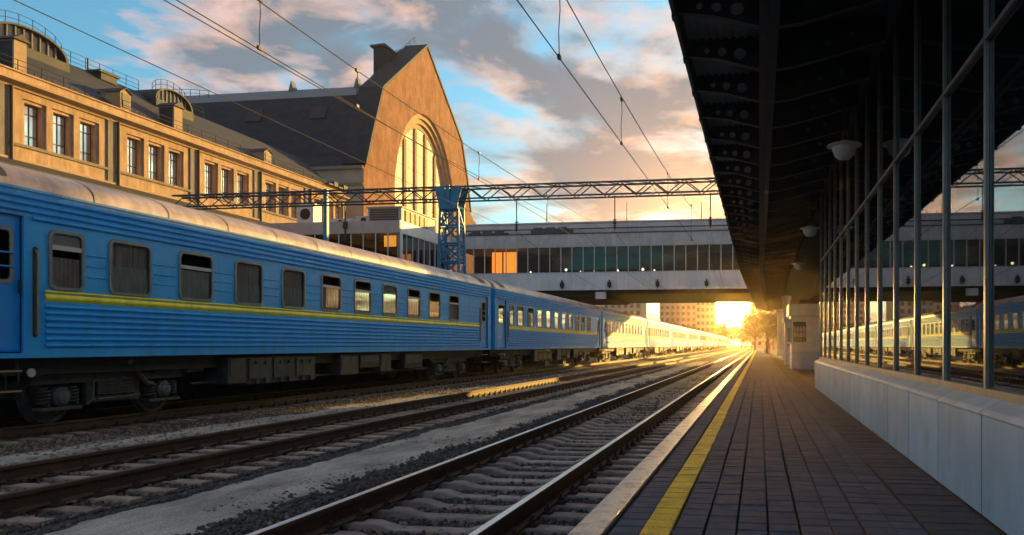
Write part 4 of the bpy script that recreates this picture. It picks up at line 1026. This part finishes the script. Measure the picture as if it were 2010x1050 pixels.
wire('messenger_wire', 'upper messenger wire with droppers over the near track', sag(-14, 7.9, 41.7, 7.55, 1.30, 30, -3.0, -2.55) + sag(41.7, 7.55, 66, 6.05, .3, 8, -2.55, -2.85), .0095,
     [(-2.82, 10.9, 6.46, 5.49), (-2.78, 15.8, 6.40, 5.5), (-2.72, 23.5, 6.55, 5.52), (-2.65, 31, 6.9, 5.54)])
wire('contact_wire', 'lower contact wire over the middle track', sag(1, 6.02, 41.7, 5.95, .02, 20, -7.7, -7.7) + sag(41.7, 5.95, 66, 5.6, 0, 4, -7.7, -7.7), .0085)
wire('messenger_wire', 'upper messenger wire with droppers over the middle track', sag(-14, 8.0, 41.7, 7.5, 1.05, 30, -7.7, -7.7) + sag(41.7, 7.5, 66, 6.0, .3, 8, -7.7, -7.7), .0095,
     [(-7.7, 11.2, 6.77, 6.01), (-7.7, 14.2, 6.70, 6.01), (-7.7, 20.9, 6.72, 5.99), (-7.7, 28, 6.9, 5.97)])
wire('feeder_wire', 'feeder wire running above the blue train roof', sag(2, 7.6, 41.7, 7.6, .05, 20, -13.2, -13.2) + sag(41.7, 7.6, 66, 6.05, .2, 8, -13.2, -13.2), .0105)
wire('feeder_wire', 'wire crossing the sky between train track and middle track', sag(2, 7.2, 41.7, 7.6, .15, 20, -10.0, -9.6) + sag(41.7, 7.6, 66, 6.05, .2, 8, -9.6, -9.0), .0105)

hz = MB().box(-130, 60, -8, 430, -1.4, 60).build('haze', [], kind='stuff', label='warm evening haze filling the air over the tracks', category='haze')
hm = bpy.data.materials.new('haze_air'); hm.use_nodes = True; ht = hm.node_tree; ht.nodes.clear()
hv = nd(ht, 'VolumePrincipled', Color=(1.0, .74, .42, 1), Density=.00055, Anisotropy=.9)
ht.links.new(hv.outputs[0], nd(ht, 'OutputMaterial').inputs['Volume']); hz.data.materials.append(hm)
# ================================================================== far city, trees, people
def apartment(x0, x1, y, h_, mat, label, cols, fl=2.9, w_=1.3):
    t = thing('apartment_block', label, 'building', (x0, y, -.3), 'apartment blocks beyond the bridge')
    MB().box(0, x1 - x0, 0, 14, 0, h_).build('wall', mat, t)
    MB().box(-.3, x1 - x0 + .3, -.3, 14.3, h_, h_ + .7).build('roof', m_brr, t)
    wm = MB().box(-w_ / 2, w_ / 2, -.05, .1, 0, 1.6).mesh('window', m_aptw); sm = MB().box(-w_ / 2 - .15, w_ / 2 + .15, -.35, 0, -.95, -.05).mesh('balcony', m_brg)
    for f in range(min(int((h_ - 2) / fl), 8)):
        for c in range(cols):
            xx = (x1 - x0) * (c + .5) / cols; obj('window', wm, t, (xx, 0, 1.6 + f * fl))
            if c % 3 == 1 and f: obj('balcony', sm, t, (xx, 0, 1.6 + f * fl))
apartment(-76, -62, 330, 30, m_apt2, 'brick-pink apartment block seen under the left of the bridge', 6)
apartment(-60, -45, 300, 34, m_apt, 'tall cream apartment block in the middle under the bridge', 6)
apartment(-48, -30, 380, 40, m_apt2, 'pinkish apartment block just right of the cream block', 7)
apartment(-27, -19, 340, 26, m_apt, 'narrow pale apartment block left of the low sun', 4)
apartment(-4, 22, 360, 36, m_apt, 'pale apartment block right of the low sun by the canopy end', 9)
def tree(x, y, h_, r, label, seed, n=1300):
    rs = random.Random(seed); t = thing('leafy_tree', label, 'tree', (x, y, -.3), 'trees beyond the platform')
    b = MB(); b.tube((0, 0, 0), (.1, 0, h_ * .5), h_ * .03, 7, h_ * .02)
    tips = []
    for i in range(9):
        a = rs.uniform(0, 6.28); q = (math.cos(a) * r * rs.uniform(.4, .85), math.sin(a) * r * rs.uniform(.4, .85), h_ * rs.uniform(.5, .92))
        b.tube((.1, 0, h_ * rs.uniform(.3, .5)), q, h_ * .012, 5, h_ * .004); tips.append(q)
    b.build('trunk', m_bark, t)
    f = MB()
    for i in range(n):
        c = rs.choice(tips); p = [c[k] + rs.gauss(0, r * .27) for k in range(3)]; s = r * rs.uniform(.06, .13)
        u = Vector((rs.gauss(0, 1), rs.gauss(0, 1), rs.gauss(0, 1))).normalized(); v = u.orthogonal().normalized(); pv = Vector(p)
        f.quad(pv - u * s, pv + v * s * .6, pv + u * s, pv - v * s * .6)
    f.build('crown', m_leaf, t)
tree(1.1, 112, 6.6, 2.3, 'dark leafy tree beside the far platform column', 3)
tree(-1.0, 190, 9, 3.2, 'paler tree left of the dark one, further along the platform', 4)
tree(-7, 320, 9, 5, 'low bushy tree at the far end of the near track', 5)
tree(-14, 335, 10, 5.5, 'round tree behind the last carriage', 6)
tree(-20, 345, 11, 5.5, 'tallest tree beyond the end of the train', 8)
tree(4.5, 260, 10, 5, 'tree behind the far platform end on the right', 9)
tree(-34, 285, 9, 4.5, 'tree rising just behind the roofs of the far carriages', 10)
tree(-27, 290, 8.0, 4.0, 'smaller tree over the far carriage roofs', 11)
def person(x, y, coat, label, seed, rz):
    rs = random.Random(seed); t = thing('person', label, 'person', (x, y, .2), 'people far along the platform', rz)
    J = {'pel': (0, 0, .95, .14), 'ch': (0, .01, 1.3, .16), 'nk': (0, .0, 1.48, .06), 'hd': (0, .02, 1.63, .10), 'tp': (0, .02, 1.72, .07),
         'hl': (-.1, 0, .88, .09), 'kl': (-.11, .08, .48, .06), 'al': (-.11, .02, .08, .045), 'fl': (-.11, .14, .03, .04),
         'hr': (.1, 0, .88, .09), 'kr': (.11, -.02, .48, .06), 'ar': (.11, -.16, .10, .045), 'fr': (.11, -.06, .04, .04),
         'sl': (-.2, 0, 1.4, .06), 'el': (-.25, -.06, 1.12, .045), 'wl': (-.24, .04, .88, .035), 'dl': (-.24, .07, .79, .03),
         'sr': (.2, 0, 1.4, .06), 'er': (.25, .04, 1.12, .045), 'wr': (.24, .12, .9, .035), 'dr': (.24, .15, .81, .03)}
    E_ = [('pel','ch'),('ch','nk'),('nk','hd'),('hd','tp'),('pel','hl'),('hl','kl'),('kl','al'),('al','fl'),('pel','hr'),('hr','kr'),('kr','ar'),('ar','fr'),('ch','sl'),('sl','el'),('el','wl'),('wl','dl'),('ch','sr'),('sr','er'),('er','wr'),('wr','dr')]
    ks = list(J); me = bpy.data.meshes.new('body'); me.from_pydata([J[k][:3] for k in ks], [(ks.index(a), ks.index(b_)) for a, b_ in E_], [])
    o = obj('body', me, t); md = o.modifiers.new('skin', 'SKIN'); me.materials.append(coat)
    for i, k in enumerate(ks): me.skin_vertices[0].data[i].radius = (J[k][3],) * 2
    me.skin_vertices[0].data[0].use_root = True
    o.modifiers.new('sub', 'SUBSURF').levels = 1
    MB().lathe([(.03, .12), (.08, .1), (.105, .04), (.1, -.02)], (0, .0, 1.66), 2, 12).build('hair', m_trous, t, True)
person(.55, 118, m_coatw, 'person in a pale coat walking far along the platform edge', 1, 2.8)
person(1.25, 104, m_coat, 'person in a dark red coat standing by the far column', 2, .4)
